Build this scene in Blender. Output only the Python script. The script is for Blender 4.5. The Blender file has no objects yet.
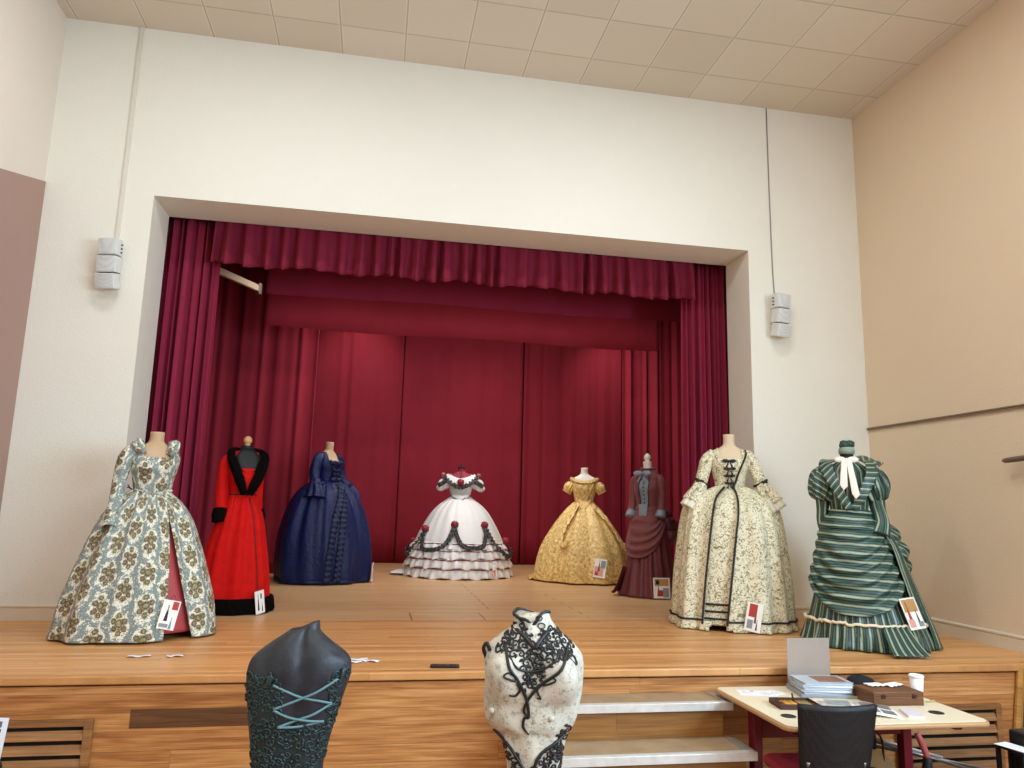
import bpy, math, random
import numpy as np
from math import pi, sin, cos, radians
from mathutils import Vector, Matrix
random.seed(7); RNG = np.random.RandomState(11)
SC = bpy.context.scene
COL = SC.collection
S = 0.81                      # stage height above the hall floor; shapes are laid out from the stage top, then lifted

# ---------------------------------------------------------------- colour and node helpers
def c(h):
    h = h.lstrip('#'); v = [int(h[i:i+2], 16)/255 for i in (0, 2, 4)]
    return tuple((x/12.92 if x <= .04045 else ((x+.055)/1.055)**2.4) for x in v) + (1,)

class V:
    """a node socket with arithmetic"""
    def __init__(s, t, o): s.t, s.o = t, o
    def __add__(s, b): return s.t.m('ADD', s, b)
    __radd__ = __add__
    def __sub__(s, b): return s.t.m('SUBTRACT', s, b)
    def __rsub__(s, b): return s.t.m('SUBTRACT', b, s)
    def __mul__(s, b): return s.t.m('MULTIPLY', s, b)
    __rmul__ = __mul__
    def __truediv__(s, b): return s.t.m('DIVIDE', s, b)

class T:
    def __init__(s, nt): s.nt = nt
    def n(s, kind): return s.nt.nodes.new(kind)
    def put(s, inp, v):
        if isinstance(v, V): s.nt.links.new(v.o, inp)
        elif v is not None: inp.default_value = v
    def m(s, op, a, b=None, d=None):
        n = s.n('ShaderNodeMath'); n.operation = op
        s.put(n.inputs[0], a)
        if b is not None: s.put(n.inputs[1], b)
        if d is not None: s.put(n.inputs[2], d)
        return V(s, n.outputs[0])
    def floor(s, a): return s.m('FLOOR', a)
    def frac(s, a): return s.m('FRACT', a)
    def abs(s, a): return s.m('ABSOLUTE', a)
    def sin(s, a): return s.m('SINE', a)
    def min(s, a, b): return s.m('MINIMUM', a, b)
    def max(s, a, b): return s.m('MAXIMUM', a, b)
    def lt(s, a, b): return s.m('LESS_THAN', a, b)
    def gt(s, a, b): return s.m('GREATER_THAN', a, b)
    def mod(s, a, b): return s.m('FLOORED_MODULO', a, b)
    def sstep(s, a, lo, hi):
        n = s.n('ShaderNodeMapRange'); n.interpolation_type = 'SMOOTHSTEP'
        s.put(n.inputs[0], a); n.inputs[1].default_value = lo; n.inputs[2].default_value = hi
        return V(s, n.outputs[0])
    def hyp(s, x, y): return s.m('SQRT', x*x + y*y)
    def xyz(s, v):
        n = s.n('ShaderNodeSeparateXYZ'); s.put(n.inputs[0], v); return [V(s, o) for o in n.outputs]
    def vec(s, x, y, z=0.0):
        n = s.n('ShaderNodeCombineXYZ')
        for i, k in enumerate((x, y, z)): s.put(n.inputs[i], k)
        return V(s, n.outputs[0])
    def obj(s): return V(s, s.n('ShaderNodeTexCoord').outputs['Object'])
    def uv(s): return V(s, s.n('ShaderNodeTexCoord').outputs['UV'])
    def noise(s, v, scale, detail=2.0, rough=.5, dist=0.0):
        n = s.n('ShaderNodeTexNoise'); s.put(n.inputs['Vector'], v)
        n.inputs['Scale'].default_value = scale; n.inputs['Detail'].default_value = detail
        n.inputs['Roughness'].default_value = rough; n.inputs['Distortion'].default_value = dist
        return V(s, n.outputs[0])
    def voro(s, v, scale, feature='F1', rand=1.0):
        n = s.n('ShaderNodeTexVoronoi'); n.feature = feature; s.put(n.inputs['Vector'], v)
        n.inputs['Scale'].default_value = scale; n.inputs['Randomness'].default_value = rand
        return V(s, n.outputs[0])
    def white(s, v):
        n = s.n('ShaderNodeTexWhiteNoise'); n.noise_dimensions = '3D'; s.put(n.inputs[0], v); return V(s, n.outputs[0])
    def mix(s, f, a, b, mode='MIX'):
        n = s.n('ShaderNodeMix'); n.data_type = 'RGBA'; n.blend_type = mode
        s.put(n.inputs[0], f); s.put(n.inputs[6], a); s.put(n.inputs[7], b)
        return V(s, n.outputs[2])
    def ramp(s, f, stops, interp='LINEAR'):
        n = s.n('ShaderNodeValToRGB'); e = n.color_ramp; e.interpolation = interp
        while len(e.elements) < len(stops): e.elements.new(.5)
        for el, (p, col) in zip(e.elements, stops): el.position = p; el.color = col
        s.put(n.inputs[0], f); return V(s, n.outputs[0])

MATS = {}
def mat(name, col='#888888', rough=.6, metal=0, sheen=0, spec=.4, fn=None, bump=.3, dist=.005, alpha=1, trans=0, emit=None, sheen_tint=None):
    if name in MATS: return MATS[name]
    m = bpy.data.materials.new(name); m.use_nodes = True; MATS[name] = m
    nt = m.node_tree; b = nt.nodes['Principled BSDF']; t = T(nt)
    base = c(col) if isinstance(col, str) else col
    b.inputs['Roughness'].default_value = rough; b.inputs['Metallic'].default_value = metal
    b.inputs['Specular IOR Level'].default_value = spec
    b.inputs['Sheen Weight'].default_value = sheen
    if sheen: b.inputs['Sheen Roughness'].default_value = .4
    if sheen_tint: b.inputs['Sheen Tint'].default_value = c(sheen_tint)
    b.inputs['Alpha'].default_value = alpha; b.inputs['Transmission Weight'].default_value = trans
    if emit: b.inputs['Emission Color'].default_value = c(emit[0]); b.inputs['Emission Strength'].default_value = emit[1]
    if fn is None:
        def fn(t):                                          # plain surface with a faint mottle
            k = t.noise(t.obj(), 9, 3)
            d = tuple(min(1, x*1.06) for x in base[:3]) + (1,); e = tuple(x*.93 for x in base[:3]) + (1,)
            return t.mix(k, e, d), None
    col_, h = fn(t)
    t.put(b.inputs['Base Color'], col_)
    if h is not None:
        n = t.n('ShaderNodeBump'); n.inputs['Strength'].default_value = bump; n.inputs['Distance'].default_value = dist
        t.put(n.inputs['Height'], h); nt.links.new(n.outputs[0], b.inputs['Normal'])
    return m

def weave(col, amp=.06, scale=60, crinkle=0.0, dark=None):
    base = c(col) if isinstance(col, str) else col
    def fn(t):
        o = t.obj(); k = t.noise(o, 14, 4, .6); w = t.noise(o, scale*3, 2)
        e = tuple(x*(1-amp*2.2) for x in base[:3]) + (1,); d = tuple(min(1, x*(1+amp*2)) for x in base[:3]) + (1,)
        h = w*.3
        if crinkle: h = h + t.noise(o, 22, 3, .6, .6)*crinkle
        return t.mix(k, e, d), h
    return fn

# ---------------------------------------------------------------- object helpers
def link(o, parent=None):
    COL.objects.link(o)
    if parent is not None: o.parent = parent
    return o
def tag(o, label, cat, group=None):
    o['label'] = label; o['category'] = cat
    if group: o['group'] = group
    return o
def struct(o): o['kind'] = 'structure'; return o
def thing(name, loc, rot, label, cat, group=None):
    o = bpy.data.objects.new(name, None); o.empty_display_size = .1; link(o)
    o.location = loc; o.rotation_euler = (0, 0, radians(rot)) if not isinstance(rot, tuple) else rot
    return tag(o, label, cat, group)

class MB:
    """gathers shapes that become ONE mesh object"""
    def __init__(s): s.v = []; s.f = []; s.uv = []; s.m = []
    def add(s, verts, faces, uvs=None, mi=0, M=None):
        b = len(s.v)
        for p in verts:
            p = Vector(p)
            s.v.append(tuple(M @ p if M is not None else p))
        for i, f in enumerate(faces):
            s.f.append(tuple(b+k for k in f)); s.m.append(mi)
            s.uv.append(uvs[i] if uvs else None)
        return s
    def box(s, lo, hi, mi=0, M=None, uvm=True):
        x0, y0, z0 = lo; x1, y1, z1 = hi
        v = [(x0,y0,z0),(x1,y0,z0),(x1,y1,z0),(x0,y1,z0),(x0,y0,z1),(x1,y0,z1),(x1,y1,z1),(x0,y1,z1)]
        return s.add(v, [(0,3,2,1),(4,5,6,7),(0,1,5,4),(1,2,6,5),(2,3,7,6),(3,0,4,7)], None, mi, M)
    def grid(s, P, closed=False, mi=0, uv=None, keep=None, flip=False, M=None, cap=(False, False)):
        nr, nc = P.shape[:2]; b = len(s.v)
        for p in P.reshape(-1, 3):
            p = Vector(p); s.v.append(tuple(M @ p if M is not None else p))
        kc = nc if closed else nc-1
        for i in range(nr-1):
            for j in range(kc):
                if keep is not None and not keep[i, j]: continue
                j2 = (j+1) % nc
                f = (b+i*nc+j, b+i*nc+j2, b+(i+1)*nc+j2, b+(i+1)*nc+j)
                w = None
                if uv is not None: w = [uv[i, j], uv[i, j+1], uv[i+1, j+1], uv[i+1, j]]
                if flip: f = f[::-1]; w = w[::-1] if w else None
                s.f.append(f); s.m.append(mi); s.uv.append(w)
        for e, row in ((0, 0), (1, nr-1)):
            if cap[e] and closed:
                f = tuple(b+row*nc+j for j in range(nc))
                s.f.append(f[::-1] if (e == 0) != flip else f); s.m.append(mi)
                s.uv.append([(0, 0)]*nc)
        return s
    def tube(s, pts, rad, nc=10, n=None, mi=0, M=None, mod=None, cap=True, cr=True):
        P, uv = tube_grid(pts, rad, nc, n, mod, cr)
        return s.grid(P, True, mi, uv, None, False, M, (cap, cap))
    def lathe(s, prof, nc=20, at=(0, 0, 0), mi=0, M=None, cap=True):
        a = np.linspace(0, 2*pi, nc, endpoint=False)
        P = np.array([[(at[0]+r*cos(k), at[1]+r*sin(k), at[2]+z) for k in a] for r, z in prof])
        return s.grid(P, True, mi, None, None, False, M, (cap, cap))
    def ball(s, at, r, nc=12, nr=8, mi=0, M=None):
        if not hasattr(r, '__len__'): r = (r, r, r)
        P = np.array([[(at[0]+r[0]*sin(p)*cos(a), at[1]+r[1]*sin(p)*sin(a), at[2]-r[2]*cos(p)) for a in np.linspace(0, 2*pi, nc, endpoint=False)]
                      for p in np.linspace(.02, pi-.02, nr)])
        return s.grid(P, True, mi, None, None, False, M, (True, True))
    def plate(s, poly, th, M, mi=0):
        """flat polygon in local xy with thickness along +z"""
        n = len(poly); v = [(x, y, 0) for x, y in poly] + [(x, y, th) for x, y in poly]
        f = [tuple(range(n))[::-1], tuple(range(n, 2*n))] + [(i, (i+1) % n, n+(i+1) % n, n+i) for i in range(n)]
        return s.add(v, f, None, mi, M)
    def build(s, name, mats, parent=None, smooth=True, loc=None, rot=None, bevel=0, solid=0, sub=0, auto=None):
        me = bpy.data.meshes.new(name); me.from_pydata(s.v, [], s.f)
        if not isinstance(mats, (list, tuple)): mats = [mats]
        for m in mats: me.materials.append(m)
        me.polygons.foreach_set('material_index', s.m)
        if any(u is not None for u in s.uv):
            l = me.uv_layers.new(name='UVMap'); k = 0; flat = np.zeros(len(me.loops)*2)
            for f, u in zip(s.f, s.uv):
                if u is not None:
                    for q in range(len(f)): flat[2*(k+q)] = u[q][0]; flat[2*(k+q)+1] = u[q][1]
                k += len(f)
            l.data.foreach_set('uv', flat)
        if smooth: me.polygons.foreach_set('use_smooth', [True]*len(me.polygons))
        me.validate(); me.update()
        if smooth and auto:
            me.set_sharp_from_angle(angle=radians(auto))
        o = bpy.data.objects.new(name, me); link(o, parent)
        if loc is not None: o.location = loc
        if rot is not None: o.rotation_euler = rot
        if bevel:
            md = o.modifiers.new('bevel', 'BEVEL'); md.width = bevel; md.segments = 2; md.limit_method = 'ANGLE'
        if solid:
            md = o.modifiers.new('thick', 'SOLIDIFY'); md.thickness = solid; md.offset = -1
        if sub:
            md = o.modifiers.new('sub', 'SUBSURF'); md.levels = sub; md.render_levels = sub
        return o

def catmull(pts, n):
    p = np.array(pts, float); k = len(p)
    if k == 2: return p[0] + (p[1]-p[0])*np.linspace(0, 1, n)[:, None]
    q = np.vstack([2*p[0]-p[1], p, 2*p[-1]-p[-2]])
    out = []
    for t in np.linspace(0, k-1, n):
        i = min(int(t), k-2); u = t-i; a, b, d, e = q[i], q[i+1], q[i+2], q[i+3]
        out.append(.5*((2*b)+(-a+d)*u+(2*a-5*b+4*d-e)*u*u+(-a+3*b-3*d+e)*u**3))
    return np.array(out)

def tube_grid(pts, rad, nc=10, n=None, mod=None, cr=True):
    pts = np.array(pts, float); k = len(pts)
    if n is None: n = max(2, (k-1)*6) if k > 2 else 2
    rad = [rad]*k if not hasattr(rad, '__len__') or (isinstance(rad, tuple) and len(rad) == 2) else rad
    if len(rad) != k: rad = [tuple(np.atleast_1d(catmull([np.atleast_1d(r) for r in rad], k)[i])) if hasattr(rad[0], '__len__') else float(catmull([[r] for r in rad], k)[i][0]) for i in range(k)]
    rad = np.array([(r, r) if not hasattr(r, '__len__') else r for r in rad], float)
    if cr and k > 2: C = catmull(pts, n); Rr = np.maximum(catmull(rad, n), 1e-4)
    else: C, Rr, n = (pts, rad, k) if k > 2 or n == 2 else (catmull(pts, n), catmull(rad, n), n)
    Tn = np.gradient(C, axis=0); Tn /= np.linalg.norm(Tn, axis=1)[:, None]+1e-12
    up = np.array([0, -1, 0.]) if abs(Tn[0][1]) < .9 else np.array([1, 0, 0.])
    a = np.linspace(0, 2*pi, nc, endpoint=False); P = np.zeros((n, nc, 3)); uv = np.zeros((n, nc+1, 2)); L = 0
    rm = Rr.mean()
    for i in range(n):
        x = up - Tn[i]*(up@Tn[i]); x /= np.linalg.norm(x)+1e-12; up = x; y = np.cross(Tn[i], x)
        if i: L += np.linalg.norm(C[i]-C[i-1])
        for j in range(nc):
            d = mod(a[j], i/(n-1)) if mod else 0
            P[i, j] = C[i] + x*cos(a[j])*(Rr[i, 0]+d) + y*sin(a[j])*(Rr[i, 1]+d)
        uv[i, :, 0] = np.linspace(0, 2*pi, nc+1)*rm; uv[i, :, 1] = L
    return P, uv

class Surf:
    """an open or closed cloth surface around the z axis: profile rows (z, rx, ry, cx, cy); angle 0 faces -y (front), + goes to +x"""
    def __init__(s, prof, nr=40, nc=120, a0=-pi, a1=pi, power=2.0, mod=None, zmod=None, uref=None, arange=None):
        s.closed = abs((a1-a0)-2*pi) < 1e-6 and arange is None
        s.p = catmull([tuple(r)+(0,)*(5-len(r)) for r in prof], nr)
        s.a = np.linspace(a0, a1, nc+1)
        if s.closed: s.a = s.a[:-1]
        s.power = power; s.mod = mod; s.nr = nr
        P = np.zeros((nr, len(s.a), 3)); L = 0
        rm = uref if uref else max(s.p[:, 1].max(), s.p[:, 2].max())
        uv = np.zeros((nr, len(s.a)+1, 2)); aa = np.append(s.a, a1)
        for i in range(nr):
            if i: L += math.hypot(s.p[i, 0]-s.p[i-1, 0], (s.p[i, 1]-s.p[i-1, 1]))
            if arange is not None:
                lo, hi = arange(s.p[i, 0]); s.a = np.linspace(lo, hi, nc+1); aa = np.append(s.a, hi)
            for j, a in enumerate(s.a): P[i, j] = s.at(i/(nr-1), a)
            if zmod is not None:
                for j, a in enumerate(s.a): P[i, j, 2] += zmod(a, i/(nr-1))
            uv[i, :, 0] = aa*rm; uv[i, :, 1] = L
        s.P = P; s.uv = uv
    def row(s, u):
        t = u*(s.nr-1); i = min(int(t), s.nr-2); f = t-i; return s.p[i]*(1-f)+s.p[i+1]*f
    def at(s, u, a, off=0.0):
        z, rx, ry, cx, cy = s.row(u)
        d = (s.mod(a, u) if s.mod else 0)+off
        sa, ca = sin(a), cos(a)
        if s.power != 2.0:
            e = 2.0/s.power; X = math.copysign(abs(sa)**e, sa); Y = math.copysign(abs(ca)**e, ca)
        else: X, Y = sa, ca
        return np.array([cx+(rx+d)*X, cy-(ry+d)*Y, z])
    def uz(s, z):
        zz = s.p[:, 0]; o = np.argsort(zz); return float(np.interp(z, zz[o], np.linspace(0, 1, s.nr)[o]))
    def pt(s, a, z, off=0.0): return s.at(s.uz(z), a, off)
    def normal(s, a, z):
        e = .02; da = s.pt(a+e, z)-s.pt(a-e, z); dz = s.pt(a, z+.02)-s.pt(a, z-.02)
        n = np.cross(da, dz); return n/np.linalg.norm(n)
    def mesh(s, name, m, parent, keep=None, solid=.006, cap=(False, False), extra=None, mb=None):
        k = None
        if keep is not None:
            nr, nc = s.P.shape[:2]; kc = nc if s.closed else nc-1
            k = np.ones((nr-1, kc), bool)
            for i in range(nr-1):
                for j in range(kc):
                    q = (s.P[i, j]+s.P[i, (j+1) % nc]+s.P[i+1, j]+s.P[i+1, (j+1) % nc])/4
                    k[i, j] = keep(q)
        b = mb or MB(); b.grid(s.P, s.closed, 0, s.uv, k, False, None, cap)
        return b.build(name, m, parent, solid=solid)

def folds(seed, n, amp_b, amp_t=0.0, sharp=1.0, a0=-pi, a1=pi, fade=1.0):
    """soft vertical folds of uneven spacing: depth amp_b at the hem, amp_t at the top"""
    r = random.Random(seed); th = sorted(a0+(a1-a0)*(i+r.uniform(-.32, .32))/n for i in range(n)); am = [r.uniform(.5, 1.2) for _ in th]
    w = (a1-a0)/n*.36; dr = [r.uniform(-.12, .12) for _ in th]
    def f(a, u):
        k = amp_b*(1-u)**fade+amp_t*u; v = 0
        for t, m, d in zip(th, am, dr):
            x = (a-t-d*(1-u)+pi) % (2*pi)-pi
            if abs(x) < 3*w: v += m*math.exp(-(x/w)**2*sharp)
        return 1.7*k*(v-.55)
    return f
def addf(*fs): return lambda a, u: sum(f(a, u) for f in fs)

def on_surf(sf, path, off=.004):
    return [tuple(sf.pt(a, z, off)) for a, z in path]
def ribbon(mb, pts, nrm, w, th=.003, wave=0, freq=40, mi=0, n=80, wtaper=None):
    """a flat strip along pts; nrm is the outward direction; waves make it a ruffle"""
    C = catmull(pts, n); Tn = np.gradient(C, axis=0); Tn /= np.linalg.norm(Tn, axis=1)[:, None]+1e-12
    N = catmull(nrm, n) if hasattr(nrm[0], '__len__') else np.tile(np.array(nrm, float), (n, 1))
    P = np.zeros((n, 7, 3)); uv = np.zeros((n, 8, 2)); L = 0
    for i in range(n):
        s = np.cross(N[i], Tn[i]); s /= np.linalg.norm(s)+1e-12
        if i: L += np.linalg.norm(C[i]-C[i-1])
        ww = w*(wtaper(i/(n-1)) if wtaper else 1)
        for j in range(7):
            q = (j-3)/3; wv = wave*sin(L*freq*2*pi+ (1.1 if q > 0 else 0))*abs(q)
            P[i, j] = C[i]+s*ww*q+N[i]*(th+wv+.3*wave*(1-abs(q)))
            uv[i, j] = (q*ww, L)
        uv[i, 7] = uv[i, 6]
    mb.grid(P, False, mi, uv)
    return mb

def frame(loc, nrm, up=(0, 0, 1)):
    """matrix whose local z is nrm and local y is near up"""
    z = Vector(nrm).normalized(); y = Vector(up)-z*z.dot(Vector(up)); y.normalize(); x = y.cross(z)
    m = Matrix((x, y, z)).transposed().to_4x4(); m.translation = Vector(loc); return m
WIN_E, LAMP_E, SPOT_E, FILL_E, EXPOSURE = 430, 92, 120, 48, -0.60
# ---------------------------------------------------------------- the setting
YW, YI, YE = 6.85, 7.36, 4.78          # hall face and stage face of the end wall, front edge of the stage
XL, XR, OL, OR = -3.04, 4.99, -2.126, 3.70
ZC, ZO = 5.3645, 3.721

def plaster(col, grain=.05):
    base = c(col)
    def fn(t):
        o = t.obj(); k = t.noise(o, 1.1, 3); f = t.noise(o, 55, 3, .65)
        a = tuple(x*(1-grain) for x in base[:3])+(1,); b = tuple(min(1, x*(1+grain)) for x in base[:3])+(1,)
        return t.mix(k, a, b), f
    return fn
M_WALL = mat('cream wall plaster', rough=.75, fn=plaster('#e6e2d6', .03), bump=.4, dist=.006)
M_SIDE = mat('beige side wall plaster', rough=.75, fn=plaster('#dec9ae', .03), bump=.5, dist=.005)
M_LSIDE = mat('pale pinkish side wall plaster', rough=.75, fn=plaster('#e2d6c9', .03), bump=.5, dist=.005)
M_MAUVE = mat('mauve wall paint', rough=.7, fn=plaster('#a8897c', .03), bump=.4, dist=.004)
M_SKIRT = mat('cream gloss paint', rough=.4, fn=plaster('#d9ccb8', .02), bump=.1, dist=.002)
M_DARK = mat('dark stage house paint', '#3a2428', .9)

def wood(across, along, w, Lp, pale, mid, dark, vari=.5, groove=.012, cath=1.0, patch=None, seam=.55):
    """planks along one object axis; across is the axis counted in rows"""
    def fn(t):
        o = t.xyz(t.obj()); A, B = o[across], o[along]
        q = A/w; row = t.floor(q); off = t.white(t.vec(row, 3.7, 1.3))*Lp
        p = (B+off)/Lp; colu = t.floor(p); idn = t.white(t.vec(row, colu, .7))
        fine = t.noise(t.vec(B*3.0, A*95, idn*31), 1, 4, .65)
        warp = t.noise(t.vec(B*.9, A*9, idn*17), 1, 2, .5)
        ring = t.sin(warp*(26*cath)+A*60*.4)*.5+.5
        g = (fine-.5)*.95+.28+ring*.3*cath*.5+idn*vari*.5
        col = t.ramp(g, [(.18, c(dark)), (.5, c(mid)), (.85, c(pale))])
        fr = t.frac(q); e = t.min(fr, 1.0-fr)*w; fe = t.frac(p); e2 = t.min(fe, 1.0-fe)*Lp
        line = t.max(1.0-t.sstep(e, 0, groove*w*3), (1.0-t.sstep(e2, 0, .003)))
        col = t.mix(line*seam, col, tuple(x*.35 for x in c(dark)[:3])+(1,))
        if patch: col = patch(t, o, col, fine)
        return col, fine*.3-line*1.0
    return fn
def dark_board(t, o, col, fine):                              # one replaced board of darker timber in the stage front
    k = t.gt(o[0], -1.306)*t.lt(o[0], -.42)*t.gt(o[2], -.293)*t.lt(o[2], -.189)
    return t.mix(k, col, t.ramp(fine, [(.3, c('#4a2c18')), (.7, c('#7a5232'))]))
def inner_zone(t, o, col, fine):                              # bare duller boards behind the proscenium line
    k = t.gt(o[1], 6.82)
    def line(v, at, lo, hi, u): return (1.0-t.sstep(t.abs(v-at), .004, .010))*t.gt(u, lo)*t.lt(u, hi)
    hatch = t.max(t.max(line(o[1], 6.83, -.05, 1.5, o[0]), line(o[1], 7.30, .38, 1.04, o[0])), t.max(line(o[0], .38, 6.83, 7.30, o[1]), line(o[0], 1.04, 6.83, 7.30, o[1])))
    seam = t.max(line(o[0], 1.18, 7.6, 10.2, o[1])*t.gt(t.frac(o[1]*3.1), .35), line(o[0], 2.05, 7.0, 9.0, o[1])*t.gt(t.frac(o[1]*2.7), .5))
    col = t.mix(t.max(hatch, seam)*.7, col, c('#4a3420'))
    return t.mix(k*.55*(1.0-t.max(hatch, seam)), col, t.ramp(fine, [(.3, c('#b9966c')), (.75, c('#dcbc94'))]))
M_FLOOR = mat('stage floor boards', rough=.38, spec=.4, fn=wood(1, 0, .07, 2.6, '#efbf86', '#dfa469', '#b87f49', .5, .02, .35, inner_zone, .6), bump=.12, dist=.003)
M_FRONT = mat('stage front oak boards', rough=.42, fn=wood(2, 0, .104, 1.9, '#dfa86e', '#bf824a', '#8e582e', .45, .01, 1.2, dark_board, .5), bump=.15, dist=.003)
M_NOSE = mat('stage nosing oak', rough=.38, fn=wood(1, 0, .4, 2.4, '#deab72', '#c68c54', '#9c6c40', .5, .005, .9), bump=.12, dist=.003)
M_HALL = mat('hall floor boards', rough=.45, fn=wood(0, 1, .09, 1.2, '#b9824c', '#94602f', '#6d4420', .5), bump=.1, dist=.003)
M_PALEWOOD = mat('pale softwood', rough=.5, fn=wood(2, 0, .3, 3, '#e0b478', '#c89450', '#a87638', .3), bump=.1, dist=.002)
M_LOUVRE = mat('louvre oak', rough=.5, fn=wood(2, 0, .2, 3, '#b98a58', '#98693c', '#6e4826', .4), bump=.12, dist=.002)

def tiles(t):
    o = t.xyz(t.obj()); X = (o[0]-.05)/.6; Y = (o[1]-5.8)/.6
    fx = t.frac(X); fy = t.frac(Y); e = t.min(t.min(fx, 1.0-fx), t.min(fy, 1.0-fy))
    ex = t.min(fx, 1.0-fx)
    k = t.white(t.vec(t.floor(X), t.floor(Y), 2.0)); f = t.noise(t.obj(), 45, 3, .7)
    col = t.mix(k, c('#d2c6b4'), c('#dbd0bf'))
    line = 1.0-t.sstep(e, .004, .016); hl = (1.0-t.sstep(t.abs(ex-.02), .0, .012))
    col = t.mix(line*.45, col, c('#8d7f68')); col = t.mix(hl*.5, col, c('#efe8dc'))
    return col, f*.35-line
M_CEIL = mat('ceiling tiles', rough=.85, fn=tiles, bump=.5, dist=.006)

def slab(name, boxes, m, smooth=False, bevel=0, parent=None):
    b = MB()
    for lo, hi in boxes: b.box(lo, hi)
    return b.build(name, m, parent, smooth, bevel=bevel)

YB = -5.0
struct(slab('floor', [((XL-.3, YB-.3, -S-.1), (XR+.3, YE+.05, -S))], M_HALL))
struct(slab('floor_stage', [((XL, YE+.06, -.06), (XR, YI, 0)), ((XL-.0, YI, -.06), (5.75, 13.9, 0))], M_FLOOR))
struct(slab('trim_1', [((XL, YE-.02, -.048), (XR, YE+.06, .0))], M_NOSE, bevel=.008))
struct(slab('wall_stage_front', [((XL, YE+.01, -S), (XR, YE+.06, -.061))], M_FRONT))
struct(slab('wall_front', [((XL, YW, 0), (OL, YI, ZC)), ((OR, YW, 0), (XR, YI, ZC)), ((OL, YW, ZO), (OR, YI, ZC))], M_WALL))
struct(slab('wall_left', [((XL-.25, YB, -S), (XL, YI, ZC))], M_LSIDE))
b = MB(); z0, z1 = 3.755, 3.53
M4 = Matrix(((0, 0, 1, XL), (1, 0, 0, 0), (0, 1, 0, 0), (0, 0, 0, 1)))
b.plate([(YW-.004, -.0), (YW-.004, z0), (6.105, z1), (3.4, z1-.835), (3.4, 0)], .012, M4)
struct(b.build('trim_2', M_MAUVE, None, False))
# right wall with three tall windows behind the photographer's side
wins = [(-3.9, -2.4), (-1.6, -.1), (.7, 2.2)]; WZ0, WZ1 = .7, 3.4
bx = [((XR, YB, -S), (XR+.3, YI, WZ0)), ((XR, YB, WZ1), (XR+.3, YI, ZC))]
ed = [YB]+[e for w in wins for e in w]+[YI]
for i in range(0, len(ed), 2): bx.append(((XR, ed[i], WZ0), (XR+.3, ed[i+1], WZ1)))
struct(slab('wall_right', bx, M_SIDE))
struct(slab('wall_back', [((XL-.25, YB-.25, -S), (XR+.3, YB, ZC))], M_LSIDE))
struct(slab('ceiling', [((XL-.25, YB-.25, ZC), (XR+.3, YI, ZC+.1))], M_CEIL))
M_WFRAME = mat('white window paint', '#e8e8e4', .4)
M_GLASS = mat('window glass', '#ffffff', .02, trans=1.0, alpha=.25)
for i, (a, e) in enumerate(wins):
    b = MB()
    for lo, hi in (((XR+.1, a, WZ0), (XR+.16, a+.06, WZ1)), ((XR+.1, e-.06, WZ0), (XR+.16, e, WZ1)), ((XR+.1, a+.06, WZ0), (XR+.16, e-.06, WZ0+.07)),
                   ((XR+.1, a+.06, WZ1-.07), (XR+.16, e-.06, WZ1)), ((XR+.1, a+.06, 2.5), (XR+.16, e-.06, 2.56))): b.box(lo, hi)
    w = struct(b.build('window_%d' % (i+1), M_WFRAME, None, False))
    slab('pane', [((XR+.125, a+.06, WZ0+.07), (XR+.132, e-.06, WZ1-.07))], M_GLASS, parent=w)
# skirting boards: a tall flat board with a moulded top
def skirting(name, lo, hi, axis, side):
    b = MB(); prof = [(0, 0), (.02, 0), (.02, .092), (.014, .097), (.014, .101), (.024, .106), (.024, .118), (.012, .126), (0, .126)]
    n = len(prof); vs = []
    for e in (lo, hi):
        for d, z in prof: vs.append((e, side-d, z) if axis == 'x' else (side-d, e, z))
    b.add(vs, [(i, (i+1) % n, n+(i+1) % n, n+i) for i in range(n)]+[tuple(range(n)), tuple(range(n, 2*n))])
    return struct(b.build(name, M_SKIRT, None, False))
skirting('baseboard_front_left', XL, OL, 'x', YW); skirting('baseboard_front_right', OR, XR, 'x', YW)
skirting('baseboard_right', YE-.02, YW-.024, 'y', XR)
# picture rail on the right wall, and the board edge of the doorway beyond it
b = MB(); b.box((XR-.02, YE-1.2, 1.885), (XR, YW-.001, 1.892)); b.box((XR-.012, YE-1.2, 1.892), (XR, YW-.001, 1.902)); b.box((XR-.024, YE-1.2, 1.902), (XR, YW-.001, 1.911))
struct(b.build('trim_3', mat('brown picture rail', '#8f7763', .5), None, False))
# stage house
struct(slab('wall_stage_back', [((XL, 13.9, -.06), (5.75, 14.0, 5.4))], M_DARK))
struct(slab('wall_stage_left', [((XL-.1, YI, -.06), (XL, 14.0, 5.4))], M_DARK))
struct(slab('wall_stage_right', [((5.75, YI, -.06), (5.85, 14.0, 5.4)), ((XR, YI-.001, -.06), (5.85, YI+.1, 5.4))], M_DARK))
struct(slab('ceiling_stage', [((XL-.1, YI, 5.4), (5.85, 14.0, 5.5))], M_DARK))

# ---------------------------------------------------------------- curtains
def velvet(col, amp=.1):
    base = c(col)
    def fn(t):
        o = t.obj(); x = t.xyz(o); k = t.noise(t.vec(x[0]*1.0, x[1], x[2]*.5), 3.5, 4, .6); f = t.noise(o, 160, 2)
        return t.mix(k*.7+f*.3, tuple(v*(1-amp*2) for v in base[:3])+(1,), tuple(v*(1+amp*2) for v in base[:3])+(1,)), f+t.noise(o, 9, 3)*1.5
    return fn
M_VELVET = mat('burgundy velvet', rough=.8, sheen=.25, sheen_tint='#c05060', spec=.1, fn=velvet('#8a2840'), bump=.3, dist=.01)
M_VALANCE = mat('dark burgundy velvet', rough=.8, sheen=.25, sheen_tint='#c05060', spec=.1, fn=velvet('#7a2236'), bump=.3, dist=.01)
M_BACKC = mat('crimson backcloth', rough=.8, sheen=.15, sheen_tint='#c04058', spec=.15, fn=velvet('#82202f'), bump=.25, dist=.01)
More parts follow.
